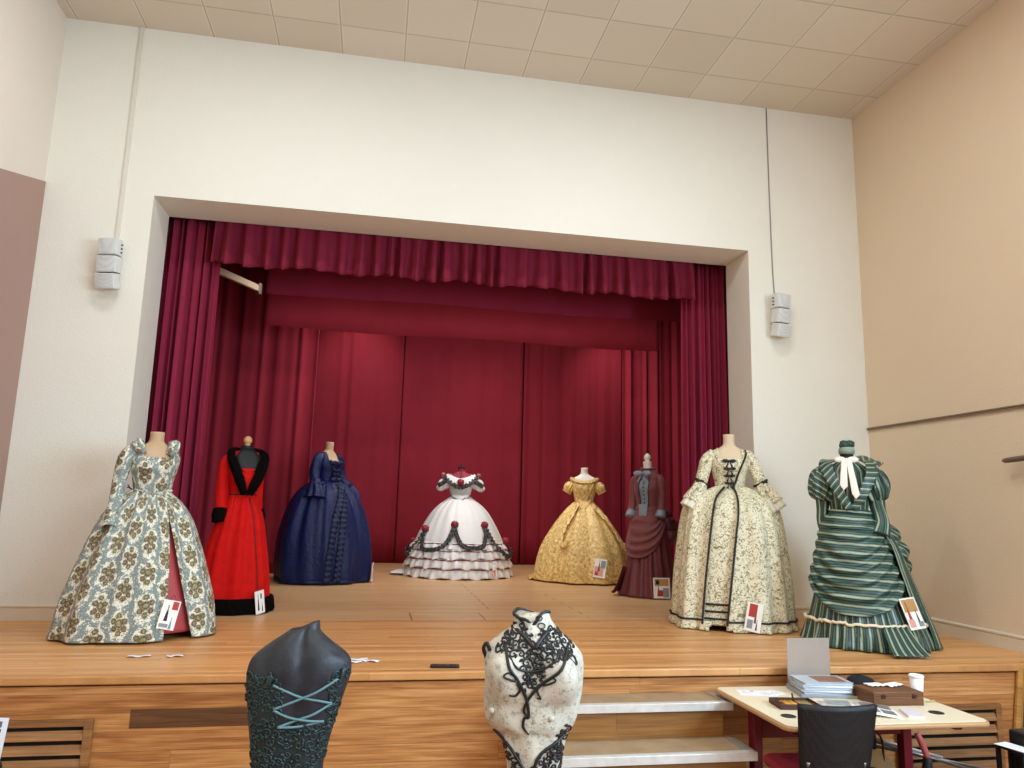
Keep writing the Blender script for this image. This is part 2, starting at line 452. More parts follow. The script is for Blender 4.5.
M_WINGC = mat('dark crimson wing cloth', rough=.85, sheen=.1, spec=.1, fn=velvet('#76182a'), bump=.3, dist=.01)

def drape(name, path, z0, z1, nf, amp, m, seed=0, nz=26, hem=0.0, top=.35, npf=14, parent=None, hemfun=None, nrm=None):
    r = random.Random(seed); pth = catmull(path, 240) if len(path) > 2 else np.array(path[0])+(np.array(path[1])-np.array(path[0]))*np.linspace(0, 1, 240)[:, None]
    d = np.r_[0, np.cumsum(np.linalg.norm(np.diff(pth, axis=0), axis=1))]; L = d[-1]
    n = int(nf*npf)+1; s = np.linspace(0, 1, n)
    ks = [(nf*r.uniform(.9, 1.1), r.uniform(0, 6.28), 1.0), (nf*r.uniform(.45, .6), r.uniform(0, 6.28), .6), (nf*1.7, r.uniform(0, 6.28), .35)]
    wp = [r.uniform(-.5, .5) for _ in range(4)]
    P = np.zeros((nz, n, 3)); uv = np.zeros((nz, n+1, 2))
    for j, q in enumerate(s):
        x = np.interp(q*L, d, pth[:, 0]); y = np.interp(q*L, d, pth[:, 1])
        e = .5/240; tx = np.interp(min(q+e, 1)*L, d, pth[:, 0])-np.interp(max(q-e, 0)*L, d, pth[:, 0]); ty = np.interp(min(q+e, 1)*L, d, pth[:, 1])-np.interp(max(q-e, 0)*L, d, pth[:, 1])
        l = math.hypot(tx, ty); nx, ny = ty/l, -tx/l
        w = q+.03*sin(2*pi*q*3+wp[0]*6)+.02*sin(2*pi*q*7+wp[1]*6)
        for i in range(nz):
            u = i/(nz-1); v = 1-u
            k = sum(a*sin(2*pi*f*w+ph+.25*v*sin(5*q+ph)) for f, ph, a in ks)
            k = math.copysign(abs(k)**.8, k)
            A = amp*(top+(1-top)*min(1, v*2.2+.0))
            zz = z0+(z1-z0)*u
            if hemfun: zz += hemfun(q, k)*(1-u)**3
            P[i, j] = (x+nx*A*k, y+ny*A*k, zz); uv[i, j] = (q*L, u*(z1-z0))
        uv[:, n] = uv[:, n-1]
    b = MB(); b.grid(P, False, 0, uv)
    return b.build(name, m, parent, solid=.006)

def valance(name, x0, x1, y, z0, z1, nf, amp, m, seed):
    r = random.Random(seed); ks = [0]
    for _ in range(nf): ks.append(ks[-1]+r.uniform(.6, 1.4))
    npf = 14; n = nf*npf+1; nz = 14; P = np.zeros((nz, n, 3)); uv = np.zeros((nz, n+1, 2)); am = [r.uniform(.6, 1.15) for _ in range(nf+1)]; sk = [r.uniform(-.5, .5) for _ in range(nf+1)]
    for j in range(n):
        f = j/npf; k = min(int(f), nf-1); w = f-k; x = x0+(x1-x0)*(ks[k]+(ks[k+1]-ks[k])*w)/ks[-1]
        d = cos(2*pi*w); d = math.copysign(abs(d)**.6, d)*am[k]
        for i in range(nz):
            v = 1-i/(nz-1); lean = .35*sk[k]*(x1-x0)/nf*v*sin(pi*w)
            P[i, j] = (x+lean, y-amp*d*(.35+.65*v)-.015*v, z0+(z1-z0)*(i/(nz-1))+(-.034*d+.016*sin(f*1.3+1))*v**4); uv[i, j] = (x, z1-(z1-z0)*v)
    b = MB(); b.grid(P, False, 0, uv); return b.build(name, m, None, solid=.008)
o = drape('stage_curtain', [(-2.36, 7.52), (-1.66, 7.55)], .01, 3.80, 8.5, .062, M_VELVET, 3, top=.6); tag(o, 'pleated burgundy stage curtain gathered at the left side of the opening', 'curtain', 'house curtains of the stage')
o = drape('stage_curtain', [(3.27, 7.55), (3.96, 7.52)], .01, 3.80, 8.5, .06, M_VELVET, 8, top=.6); tag(o, 'pleated burgundy stage curtain gathered at the right side of the opening', 'curtain', 'house curtains of the stage')
o = valance('stage_valance', -1.70, 3.32, 7.41, 3.30, 3.80, 30, .078, M_VALANCE, 21)
tag(o, 'short pleated burgundy valance with a scalloped hem across the top of the stage', 'valance')
def flat_border(name, x0, x1, y, z0, z1, m, seed, label, wr=.008):
    b = MB(); n = 90; P = np.zeros((8, n, 3)); uv = np.zeros((8, n+1, 2)); r = random.Random(seed); ph = [r.uniform(0, 6) for _ in range(3)]
    for i in range(8):
        for j in range(n):
            x = x0+(x1-x0)*j/(n-1); z = z0+(z1-z0)*i/7
            P[i, j] = (x, y+wr*sin(5*x+ph[0]+6*z)+wr*.7*sin(13*x+ph[1]-4*z), z+.012*sin(2.1*x+ph[2])*(i == 0)); uv[i, j] = (x, z)
    b.grid(P, False, 0, uv); return tag(b.build(name, m, None, solid=.008), label, 'curtain')
flat_border('stage_border', -1.36, 3.95, 8.6, 3.372, 5.399, M_VELVET, 2, 'flat burgundy border curtain hanging just behind the pleated valance')
flat_border('stage_border', -1.57, 3.955, 10.0, 3.30, 5.399, M_BACKC, 5, 'deep flat dark red border curtain hanging above the middle of the stage')
# back cloth in four flat lengths and the side cloths
for (x0, x1, nf, sd, lab) in ((-2.9, .385, 9, 1, 'leftmost flat length of the dark red back curtain, behind the navy gown'), (.395, 2.615, 5, 2, 'second length of the dark red back curtain, behind the white crinoline gown'),
                          (2.625, 4.54, 6, 3, 'third length of the dark red back curtain, behind the gold gown'), (4.55, 5.5, 4, 4, 'right end length of the dark red back curtain beside the right wing')):
    o = drape('back_curtain', [(x0, 13.4), (x1, 13.4+(.03 if sd % 2 else 0))], .005, 4.7, nf, .012, M_BACKC, sd, nz=10, top=1); tag(o, lab, 'curtain', 'lengths of the back curtain')
o = drape('wing_curtain', [(-2.9, 11.15), (-.955, 11.2)], .006, 4.9, 7, .016, M_BACKC, 6, top=1); tag(o, 'dark red side curtain closing the left wing behind the red gown', 'curtain', 'wing curtains')
o = drape('wing_curtain', [(3.84, 11.3), (5.5, 11.25)], .006, 4.9, 9, .03, M_BACKC, 9, top=1); tag(o, 'dark red side curtain closing the right wing beside the rose brown dress', 'curtain', 'wing curtains')
t_ = thing('curtain_track', (-1.96, 8.2, 3.47), 0, 'pale wooden curtain track sloping back under the valance at top left', 'curtain track')
b = MB(); a0 = Vector((0, 0, .0)); 
Mx = Matrix.Translation((0, 0, .02)) @ Matrix.Rotation(math.atan2(.8, .44), 4, 'Z')
b.box((0, -.02, -.0), (.93, .02, .075), 0, Mx); b.build('rail', mat('pale track wood', '#b09a80', .6), t_, False, bevel=.004)
b = MB(); b.box((.90, -.03, -.03), (.95, .03, .10), 0, Mx); b.build('end_bracket', mat('grey track steel', '#77706a', .5, .6), t_, False, bevel=.004)

# ---------------------------------------------------------------- fixtures on the walls
M_TRUNK = mat('white plastic trunking', '#d8d2c6', .45)
M_SPK = mat('light grey loudspeaker plastic', '#c2c4c2', .45, fn=lambda t: (t.mix(1.0-t.sstep(t.voro(t.obj(), 130, rand=0.0), .25, .4), c('#d3d6d5'), c('#b3b8b8')), t.voro(t.obj(), 130, rand=0.0)), bump=.4, dist=.002)
M_SPKC = mat('loudspeaker cabinet plastic', '#d8d8d4', .45)
M_BLACKP = mat('black plastic', '#17171a', .4)
o = slab('cable_trunking', [((-2.405, YW-.018, 3.18), (-2.371, YW, ZC-.002))], M_TRUNK, bevel=.003); tag(o, 'white cable trunking running from ceiling down to the left wall speaker', 'cable trunking')
b = MB(); b.tube([(3.955, YW-.006, ZC-.004), (3.958, YW-.006, 4.4), (3.965, YW-.006, 3.6), (3.98, YW-.006, 3.19)], .006, 8); o = b.build('speaker_cable', mat('grey cable', '#8c857a', .5)); tag(o, 'thin grey cable running from ceiling down to the right wall speaker', 'cable')
def speaker(loc, rot, label):
    t = thing('wall_speaker', loc, rot, label, 'loudspeaker', 'white wall speakers beside the stage')
    z = .46
    for k, (h, tilt) in enumerate(((.155, 2), (.15, 7), (.14, 14))):
        z -= h; Mx = Matrix.Translation((0, -.085+.012*k, z)) @ Matrix.Rotation(radians(tilt), 4, 'X')
        b = MB(); n = 8
        out = [(-.06, .075), (-.088, .03), (-.09, -.03), (-.085, -.058), (0, -.066), (.085, -.058), (.09, -.03), (.088, .03), (.06, .075)]
        b.add([(x, y, .004) for x, y in out]+[(x*.98, y, h-.004) for x, y in out], [tuple(range(9))[::-1], tuple(range(9, 18))]+[(i, (i+1) % 9, 9+(i+1) % 9, 9+i) for i in range(9)], None, 0, Mx)
        b.build('cabinet', M_SPKC, t, False, bevel=.004)
        g = MB(); P = np.array([[(sx*.082, -.0605-.008*(1-sx*sx), zz) for sx in np.linspace(-1, 1, 11)] for zz in (.012, h/2, h-.012)])
        g.grid(P, False, 0, None, None, False, Mx); g.build('grille', M_SPK, t, False, solid=.003)
    b = MB(); b.box((-.03, -.03, .1), (.03, .0, .36)); b.build('wall_bracket', M_SPKC, t, False, bevel=.003)
    for k in range(3):
        q = 1 if loc[0] < 0 else -1
        b = MB(); b.lathe([(.007, 0), (.007, .012)], 8, (0, 0, 0), 0, Matrix.Translation((q*.088, -.08, .41-.035*k)) @ Matrix.Rotation(pi/2*q, 4, 'Y')); b.build('cable_socket', M_BLACKP, t)
    return t
speaker((-2.37, YW-.03, 2.775), -14, 'light grey curved wall speaker hanging left of the stage opening')
speaker((3.955, YW-.03, 2.775), 16, 'light grey curved wall speaker hanging right of the stage opening')
t_ = thing('handrail', (XR, 4.93, 1.475), 0, 'end of a dark wooden handrail on the right wall', 'handrail')
b = MB(); b.tube([(-.085, .14, -.004), (-.085, .12, 0), (-.085, -.5, .03)], [(.02, .012), (.026, .022), (.026, .022)], 12, 14); b.build('rail', mat('dark stained handrail', '#6b5848', .35), t_)
b = MB(); b.tube([(-.085, -.03, -.02), (-.08, -.04, -.07), (-.04, -.04, -.10), (0, -.04, -.10)], .009, 8); b.box((-.01, -.07, -.13), (-.001, -.01, -.07)); b.build('bracket', mat('bronze bracket', '#4a3828', .4, .6), t_)
# louvred vents let into the stage front
def vent(x0, x1, z0, z1, label):
    t = thing('vent_grille', ((x0+x1)/2, YE+.01, z0), 0, label, 'vent', 'louvred vents in the stage front')
    w = (x1-x0)/2; h = z1-z0; b = MB(); f = .045
    b.box((-w, -.032, 0), (-w+f, -.0, h)); b.box((w-f, -.032, 0), (w, -.0, h)); b.box((-w+f, -.032, h-f*.8), (w-f, -.0, h)); b.box((-w+f, -.032, 0), (w-f, 0, f*.8))
    b.build('frame', M_LOUVRE, t, False, bevel=.003)
    b = MB(); n = int((h-2*f*.8)/.066)
    for k in range(n+1):
        z = f*.8+(h-2*f*.8)*(k+.35)/n
        if z > h-f*.8: continue
        b.box((-w+f, -.005, -.026), (w-f, .005, .026), 0, Matrix.Translation((0, -.019, z)) @ Matrix.Rotation(radians(-24), 4, 'X'))
    b.build('slats', M_LOUVRE, t, False)
    b = MB(); b.box((-w+f, -.002, f*.8), (w-f, -.0005, h-f*.8)); b.build('gap_shade', mat('painted vent shade', '#1c120b', .9), t, False)  # dark sheet: the shade between the slats put in as colour
vent(-2.15, -1.49, -.68, -.232, 'louvred oak vent at the left of the stage front')
vent(3.56, 4.385, -.72, -.262, 'louvred oak vent behind the table at right')
# ---------------------------------------------------------------- steps
M_TREAD = mat('worn brown step covering', rough=.75, fn=lambda t: (t.mix(t.noise(t.obj(), 7, 5, .75), c('#7f6444'), c('#b49b7a')), t.noise(t.obj(), 60, 3)), bump=.4, dist=.003)
M_PLY = mat('varnished plywood riser', rough=.5, fn=wood(2, 0, .5, 3, '#b8854c', '#9c6b36', '#7b5126', .2, .001, .7), bump=.08, dist=.002)
M_ALU = mat('aluminium nosing', '#d8d6d0', .35, .35, fn=lambda t: (t.mix(t.noise(t.obj(), 20, 3), c('#c9c6c0'), c('#efeeea')), None))
M_ALUD = mat('dull aluminium edge', '#a09a90', .5, .3)
t_ = thing('stage_steps', (0.9, YE, -S), 0, 'wooden steps with aluminium edging leading up to the stage front', 'steps')
zt = [-.15, -.352, -.58]; yn = [4.50, 4.215, 3.93]
for k in range(3):
    z = zt[k]+S; y0 = yn[k]-YE+.0; y1 = (yn[k-1]-YE if k else 0)+.0
    b = MB(); b.box((0, y0+.03, 0 if k == 2 else 0), (1.29, (y1+.03) if k else .0, z-.045)); b.build('riser', M_PLY, t_, False)
    b = MB(); b.box((0, y0+.012, z-.045), (1.335, (y1+.03) if k else .0, z)); b.build('tread', M_TREAD, t_, False, bevel=.002)
    b = MB(); b.box((-.002, y0-.004, z-.043), (1.345, y0+.012, z+.004)); b.box((-.002, y0+.012, z+.0005), (1.345, y0+.045, z+.004)); b.build('nosing_strip', M_ALU, t_, False, bevel=.002)
    b = MB(); b.box((1.335, y0+.012, z-.043), (1.347, (y1-.003) if k else 0, z+.004)); b.box((1.285, y0+.047, z+.0005), (1.335, (y1-.003) if k else 0, z+.004)); b.build('side_edging', M_ALUD, t_, False, bevel=.002)
# ---------------------------------------------------------------- gown materials
def damask(t):
    x = t.xyz(t.uv()); wob = t.noise(t.uv(), 6, 2)-.5
    u, v = x[0]+wob*.05, x[1]+wob*.04
    n1 = t.noise(t.uv(), 26, 3, .6)-.5; n2 = t.noise(t.uv(), 75, 2, .6)-.5
    W, H = .165, .23
    q = u/W; col = t.floor(q); a = (t.frac(q)-.5)*W; b = (t.frac(v/H+t.mod(col, 2.0)*.5)-.5)*H
    aa = t.abs(a); idn = t.white(t.vec(col, t.floor(v/H+t.mod(col, 2.0)*.5), 1.0))
    r = t.hyp(a*1.2, b*.80)+n1*.15+n2*.10
    halo = 1.0-t.sstep(r, .080, .086)
    cream = c('#e4dfcb')
    colr = t.mix(t.noise(t.uv(), 90, 2), c('#6c7876'), c('#869390'))
    colr = t.mix(t.gt(n2+n1*.3, .11)*.8, colr, c('#c6cbc0'))
    colr = t.mix(halo, colr, cream)
    leaf = t.gt(n2+n1*.7, .012)*(1.0-t.sstep(r, .070, .078))
    colr = t.mix(leaf, colr, c('#716c47'))
    def disc(cx, cy, rad):
        d = t.hyp(aa-cx, b-cy)+n2*.03
        return 1.0-t.sstep(d, rad*.8, rad), 1.0-t.sstep(t.abs(d-rad*.6), rad*.08, rad*.22)
    for cx, cy, rad, k in ((0, .012, .034, '#958a5c'), (.040, .028, .024, '#7d6a50'), (0, .070, .023, '#8a814e'), (.036, -.026, .023, '#866353'), (0, -.054, .022, '#848051')):
        d, e = disc(cx, cy, rad); colr = t.mix(d*.85, colr, t.mix(idn*.6, c(k), c('#6f5a48'))); colr = t.mix(e*.85, colr, c('#463f27'))
    return colr, t.noise(t.uv(), 200, 2)
M_DAMASK = mat('blue grey floral damask', rough=.7, sheen=.1, fn=damask, bump=.15, dist=.002)
def sprig(t):
    uv = t.uv(); n = t.noise(uv, 15, 2, .5, 1.2); n2 = t.noise(uv, 70, 2)
    vine = (1.0-t.sstep(t.abs(n-.5), .008, .026))*t.gt(t.noise(uv, 9, 2), .36)
    x = t.xyz(uv); m2 = t.noise(t.vec(x[0]+3.1, x[1]-1.7), 19, 2, .5, 1.2); vine2 = (1.0-t.sstep(t.abs(m2-.5), .008, .024))*t.gt(t.noise(uv, 8, 2), .42)
    leaf = 1.0-t.sstep(t.voro(uv, 38), .2, .3)
    leaf = leaf*t.gt(t.noise(uv, 20, 1), .46)
    col = t.mix(t.noise(uv, 8, 3), c('#ddd5b6'), c('#e9e2c8'))
    col = t.mix(vine*.95, col, c('#7d7147')); col = t.mix(vine2*.9, col, c('#92845a')); col = t.mix(leaf*.9, col, t.mix(t.noise(uv, 22, 1), c('#938660'), c('#675e45')))
    return col, n2
M_SPRIG = mat('cream sprigged cotton', rough=.75, fn=sprig, bump=.12, dist=.002)
def stripes(axis, per=.062, skew=0.0, wob=.012):
    def fn(t):
        x = t.xyz(t.uv()); s = x[axis]+x[1-axis]*skew+(t.noise(t.uv(), 5, 2)-.5)*wob
        f = t.frac(s/per); k = t.noise(t.uv(), 50, 3)
        col = t.ramp(f, [(0, c('#1c3a34')), (.10, c('#38584e')), (.22, c('#152d28')), (.36, c('#84937f')), (.46, c('#aeb69c')), (.54, c('#84937f')), (.64, c('#213f38')), (.76, c('#4b685d')), (.88, c('#172f29'))], 'CONSTANT')
        return t.mix(t.sstep(k, .5, .8)*.35, col, c('#0f2a24')), t.noise(t.obj(), 26, 3, .6, .4)*1.4
    return fn
M_STRV = mat('green striped taffeta', rough=.42, spec=.5, fn=stripes(0), bump=.35, dist=.01)
M_STRH = mat('green striped taffeta on the cross', rough=.42, spec=.5, fn=stripes(1, .066, .04, .02), bump=.35, dist=.01)
M_STRB = mat('green striped taffeta on the bias', rough=.42, spec=.5, fn=stripes(1, .05, .45), bump=.35, dist=.01)
M_TEAL = mat('teal green taffeta', '#3c6662', .35, spec=.5, fn=stripes(0, .09, .12), bump=.4, dist=.012)
def golden(t):
    uv = t.uv(); n = t.noise(uv, 24, 4, .62, .7); s = t.noise(uv, 110, 2)
    return t.ramp(n*.8+s*.2, [(.36, c('#aa8540')), (.48, c('#d8b46c')), (.6, c('#f4d898'))]), n+s*.3
M_GOLD = mat('gold brocade', rough=.45, spec=.5, fn=golden, bump=.3, dist=.006)
M_GOLDP = mat('gold satin piping', '#cdb072', .4, spec=.5)
M_NAVY = mat('navy taffeta', '#1a2548', .42, spec=.3, fn=weave('#0f1a48', .3, 40, 1.4), bump=.6, dist=.012)
M_NAVYD = mat('dark navy ribbon', '#141c3a', .45, spec=.3, fn=weave('#10183c', .15, 40, 1.2), bump=.5, dist=.01)
M_WHITE = mat('white satin', '#eceae6', .5, fn=weave('#dcdad7', .02, 50, .8), bump=.3, dist=.008)
M_LACE = mat('black lace', '#3c3a3c', .8, fn=lambda t: (t.mix(t.sstep(t.voro(t.obj(), 90), .2, .4), c('#8d8a88'), c('#201e20')), t.voro(t.obj(), 90)), bump=.4, dist=.004)
M_BLACKT = mat('black ribbon', '#1b191a', .6)
M_DKRED = mat('dark red silk', '#7e1624', .5, fn=weave('#86182a', .12, 40, .8), bump=.3)
M_RED = mat('scarlet velvet', '#c4200e', .75, sheen=.15, sheen_tint='#ff4030', spec=.15, fn=weave('#c40e0a', .14, 50, .3), bump=.25)
M_FUR = mat('black fur', '#17110f', .95, spec=.05, fn=lambda t: (t.mix(t.noise(t.obj(), 60, 4, .7), c('#080606'), c('#1e1816')), t.noise(t.obj(), 90, 4, .75)*2), bump=.9, dist=.02)
M_CORAL = mat('coral red moire', '#b0484a', .5, fn=weave('#b2474a', .1, 40, .5), bump=.2)
M_ROSE = mat('rose brown wool', '#73383a', .65, sheen=.2, fn=weave('#743a3a', .09, 60, .5), bump=.25)
M_ROSED = mat('rose brown satin', '#6a3034', .5, fn=weave('#6b3235', .1, 50, .8), bump=.35)
M_SLATE = mat('slate blue satin', '#7d8592', .45, fn=weave('#7f8894', .08, 60, .5), bump=.25)
M_CREAMT = mat('cream ribbon', '#e9dcc0', .5, fn=weave('#e8dabd', .04, 60, .6))
M_IVORY = mat('ivory net', '#e6e0cc', .7)
M_TRIM = mat('dark brown braid', '#2b221e', .7)
M_FORMT = mat('tan papered dress form', '#c3a283', .7, fn=lambda t: (t.mix(t.noise(t.obj(), 8, 4), c('#b08f6c'), c('#cfb190')), t.noise(t.obj(), 40, 3)), bump=.2)
M_FORMW = mat('white dress form', '#e6e1d6', .6)
M_FORMC = mat('cream dress form', '#d8c2a2', .65)
M_FORMB = mat('black dress form', '#141416', .6)
M_KNOB = mat('turned beech knob', '#c9996a', .4)

# ---------------------------------------------------------------- gown parts
def torso_rows(zw, zs, zt, ww=.115, bw=.155, sw=.168, off=0.0):
    o = off
    return [(zw-.09, ww*1.2+o, ww+o), (zw, ww+o, ww*.84+o), (zw+(zs-zw)*.32, bw*.88+o, bw*.74+o, 0, -.005), (zw+(zs-zw)*.58, bw+o, bw*.84+o, 0, -.016),
            (zs-(zs-zw)*.2, sw*.97+o, sw*.64+o, 0, -.004), (zs-.035, sw*.98+o, .088+o), (zs+.005, sw*.80+o, .073+o), (zs+.035, .092+o, .062+o, 0, .0), (zs+.06, .060+o, .056+o, 0, -.002), (zs+.09, .052, .052, 0, -.006), (zt, .052, .052, 0, -.012)]
def form(parent, m, zw, zs, zt, ww=.115, bw=.155, sw=.168, name='dress_form'):
    sf = Surf(torso_rows(zw, zs, zt, ww, bw, sw), 46, 40)
    b = MB(); b.grid(sf.P, True, 0, sf.uv, None, False, None, (True, True)); return b.build(name, m, parent)
def bodice(parent, m, zw, zs, keep, ww=.115, bw=.155, sw=.168, off=.010, mod=None, top=8, name='bodice', nr=60, nc=110):
    rows = torso_rows(zw, zs, zs+.12, ww, bw, sw, off)[:top]
    sf = Surf(rows, nr, nc, mod=mod); sf.mesh(name, m, parent, keep, .004); return sf
def square_neck(hw, zn, hs=.13, back=None):
    def k(q):
        x, y, z = q
        if y < .0 and abs(x) < hw and z > zn: return False
        if y >= 0 and abs(x) < hw*.9 and z > zn+.07: return False
        return True
    return k
def sleeve(parent, m, pts, rad, name='sleeve', mod=None, nc=28, n=34, solid=0, cap=True):
    b = MB(); b.tube(pts, rad, nc, n, 0, None, mod, cap); return b.build(name, m, parent, solid=solid)
def puckers(seed, k, amp):
    r = random.Random(seed); p = [(r.randint(2, k), r.uniform(0, 6), r.uniform(3, 11)) for _ in range(5)]
    return lambda a, u: amp*sum(sin(f*a+ph+w*u) for f, ph, w in p)/2.5
def ruffle_ring(parent, m, prof, seed, k, amp, name='ruffle', a0=-pi, a1=pi, nr=8, nc=220, zw=0.0):
    r = random.Random(seed); ph = [r.uniform(0, 6) for _ in range(3)]
    def md(a, u): return amp*(1-u)*(sin(k*a+ph[0])+.5*sin(k*1.63*a+ph[1])+.3*sin(k*.41*a+ph[2]))
    sf = Surf(prof, nr, nc, a0, a1, mod=md, zmod=(lambda a, u: zw*(1-u)*sin(k*.5*a+ph[1])) if zw else None)
    sf.ob = sf.mesh(name, m, parent, None, .004); return sf
def bow_mb(b, M, s, tails=True, mi=0):
    for k in (-1, 1):
        b.ball((k*s*.48, s*.06, s*.1), (s*.46, s*.26, s*.13), 12, 8, mi, M)
        if tails: b.plate([(k*.02*s, 0), (k*.30*s, -.95*s), (k*.52*s, -.80*s), (k*.12*s, 0)], .006*s+.002, M @ Matrix.Translation((0, 0, .05*s)), mi)
    b.ball((0, s*.04, s*.14), (s*.13, s*.16, s*.14), 10, 7, mi, M); return b
def rose_mb(b, at, r, mi=0, seed=0):
    q = random.Random(seed); b.ball(at, r*.7, 10, 7, mi)
    for k in range(9):
        a = k*2.4; e = r*(.45+.05*(k % 3)); b.ball((at[0]+cos(a)*e, at[1]-r*.25*q.random(), at[2]+sin(a)*e), (r*.42, r*.3, r*.42), 8, 6, mi)
    return b

def world_of(loc, rot, p): return Vector(loc) + Matrix.Rotation(radians(rot), 3, 'Z') @ Vector(p)
M_CARD = mat('white card', '#efece8', .6); M_INK = mat('black print', '#1d1b1e', .6); M_PRED = mat('red print', '#b03a34', .6)
M_PPINK = mat('pink print', '#dba096', .6); M_PGREY = mat('grey print', '#8a8f90', .6); M_PGOLD = mat('ochre print', '#b98f58', .6); M_PTEAL = mat('blue grey print', '#7d94a0', .6); M_PBRN = mat('brown print', '#7a4a38', .6)
GOWN = [(-.1, 1), (.1, 1), (.13, .7), (.1, .55), (.28, .1), (.42, -.6), (.5, -1), (-.5, -1), (-.42, -.6), (-.28, .1), (-.1, .55), (-.13, .7)]
def rect(x, y, w, h): return [(x-w, y-h), (x+w, y-h), (x+w, y+h), (x-w, y+h)]
def fig(x, y, s, w=1.0): return [(x+px*s*w, y+py*s) for px, py in GOWN]
def card(loc, rot, sf, a, z, w, h, art, label, off=.022, tilt=0, roll=0, lean=None):
    """a picture card hanging against a skirt; art rows are (material, polygon in unit card coords)"""
    p = sf.pt(a, z, off); n = Vector(sf.normal(a, z)); n = Matrix.Rotation(radians(rot), 3, 'Z') @ n
    if lean is not None: n.z = lean
    Mx = frame((0, 0, 0), n) @ Matrix.Rotation(radians(roll), 4, 'Z')
    t = thing('picture_card', world_of(loc, rot, p), tuple(Mx.to_euler()), label, 'card', 'picture cards hanging on the gowns')
    b = MB(); b.plate(rect(0, 0, w/2, h/2), .003, Matrix.Identity(4)); b.build('sheet', M_CARD, t, False)
    b = MB(); ms = []
    for k, (m, poly) in enumerate(art):
        if m not in ms: ms.append(m)
        b.plate([(x*w/2, y*h/2) for x, y in poly], .0006*(k+1), Matrix.Translation((0, 0, .003)), ms.index(m))
    b.build('picture', ms, t, False)
    b = MB(); b.tube([(-.2*w, h/2, .002), (0, h/2+.035, -.012), (.2*w, h/2, .002)], .0016, 6, 10); b.build('hanging_cord', M_INK, t)
    return t

def line_on(parent, name, m, sf, path, r=.006, off=.004, n=60, nc=8):
    pts = catmull(path, n); b = MB(); b.tube([tuple(sf.pt(a, z, off)) for a, z in pts], r, nc, n, cr=False); return b.build(name, m, parent)

# ================================================================ 1 floral damask gown with a coral petticoat
L, R_ = (-1.705, 6.20, 0), 20
g = thing('gown', L, R_, 'blue grey floral damask gown opening over a coral petticoat at far left of stage', 'gown')
form(g, M_FORMT, 1.06, 1.375, 1.515, .118, .152, .165)
bd = bodice(g, M_DAMASK, 1.05, 1.375, square_neck(.085, 1.315), .118, .152, .165, .012)
prof = [(.015, .565, .50), (.10, .548, .485), (.22, .53, .46), (.42, .474, .415), (.65, .398, .35), (.85, .318, .28), (.97, .235, .20), (1.03, .165, .135), (1.065, .126, .105)]
fo = addf(folds(4, 13, .030, .0, fade=.6), folds(5, 24, .0, .014, fade=.5))
def slit(z):                                           # the skirt is open in front, edges spreading to the hem
    f = max(0, (.885-z)/.885); return radians(22)+radians(15)*f**1.1, radians(22)-radians(8)*f**.8+2*pi
sk = Surf(prof, 60, 260, mod=fo, arange=slit); sk.mesh('overskirt', M_DAMASK, g, None, .006)
pt = Surf([(.05, .49, .435), (.22, .455, .41), (.42, .405, .365), (.65, .34, .31), (.85, .265, .24), (.98, .18, .155)], 30, 90, mod=folds(9, 10, .006))
pt.mesh('petticoat', M_CORAL, g)
for s in (-1, 1):
    if s < 0: pts = [(-.135, 0, 1.375), (-.195, -.01, 1.30), (-.225, -.02, 1.16), (-.235, -.06, 1.02), (-.25, -.13, .88), (-.265, -.19, .77)]
    else: pts = [(.115, .03, 1.375), (.125, .07, 1.30), (.115, .12, 1.16), (.11, .17, 1.03), (.12, .20, .95), (.13, .22, .88)]
    sleeve(g, M_DAMASK, pts, [(.06, .06), (.066, .062), (.056, .05), (.046, .046), (.052, .05), (.078, .066)], mod=puckers(3+s, 4, .004), cap=False, solid=.004)
    b = MB(); b.tube([(s*.09, -.085, 1.335), (s*.125, -.06, 1.40), (s*.125, .0, 1.42), (s*.11, .05, 1.40)], [.026, .042, .042, .026], 14, 18, mod=puckers(8, 5, .006)); b.build('shoulder_roll', M_DAMASK, g)
b = MB(); b.tube([(a_*1.0, y_, z_) for a_, y_, z_ in [(-.122, .03, 1.075), (-.10, -.075, 1.06), (-.02, -.118, 1.035), (.06, -.105, 1.05), (.125, -.02, 1.075)]], (.009), 8, 30); b.build('waist_piping', M_DAMASK, g)
b = MB(); b.tube([(-.135, .02, 1.07), (-.15, -.02, 1.075), (-.17, -.05, 1.10)], .005, 6, 10); b.tube([(-.15, -.02, 1.075), (-.175, -.02, 1.085)], .004, 6); b.build('lace_end', M_BLACKT, g)
b = MB(); bow_mb(b, frame((.12, -.07, 1.065), (.6, -.8, 0)), .03, False); b.build('side_bow', M_CREAMT, g)
card(L, R_, sk, radians(16), .19, .115, .20, [(M_INK, fig(-.25, .1, .55, .8)), (M_PRED, rect(.5, .65, .35, .28)), (M_PTEAL, fig(.45, -.55, .4, .8)), (M_PGREY, rect(-.3, -.75, .5, .12))],
     'white card with black gown sketch hanging on the floral damask gown', .03, roll=-12)

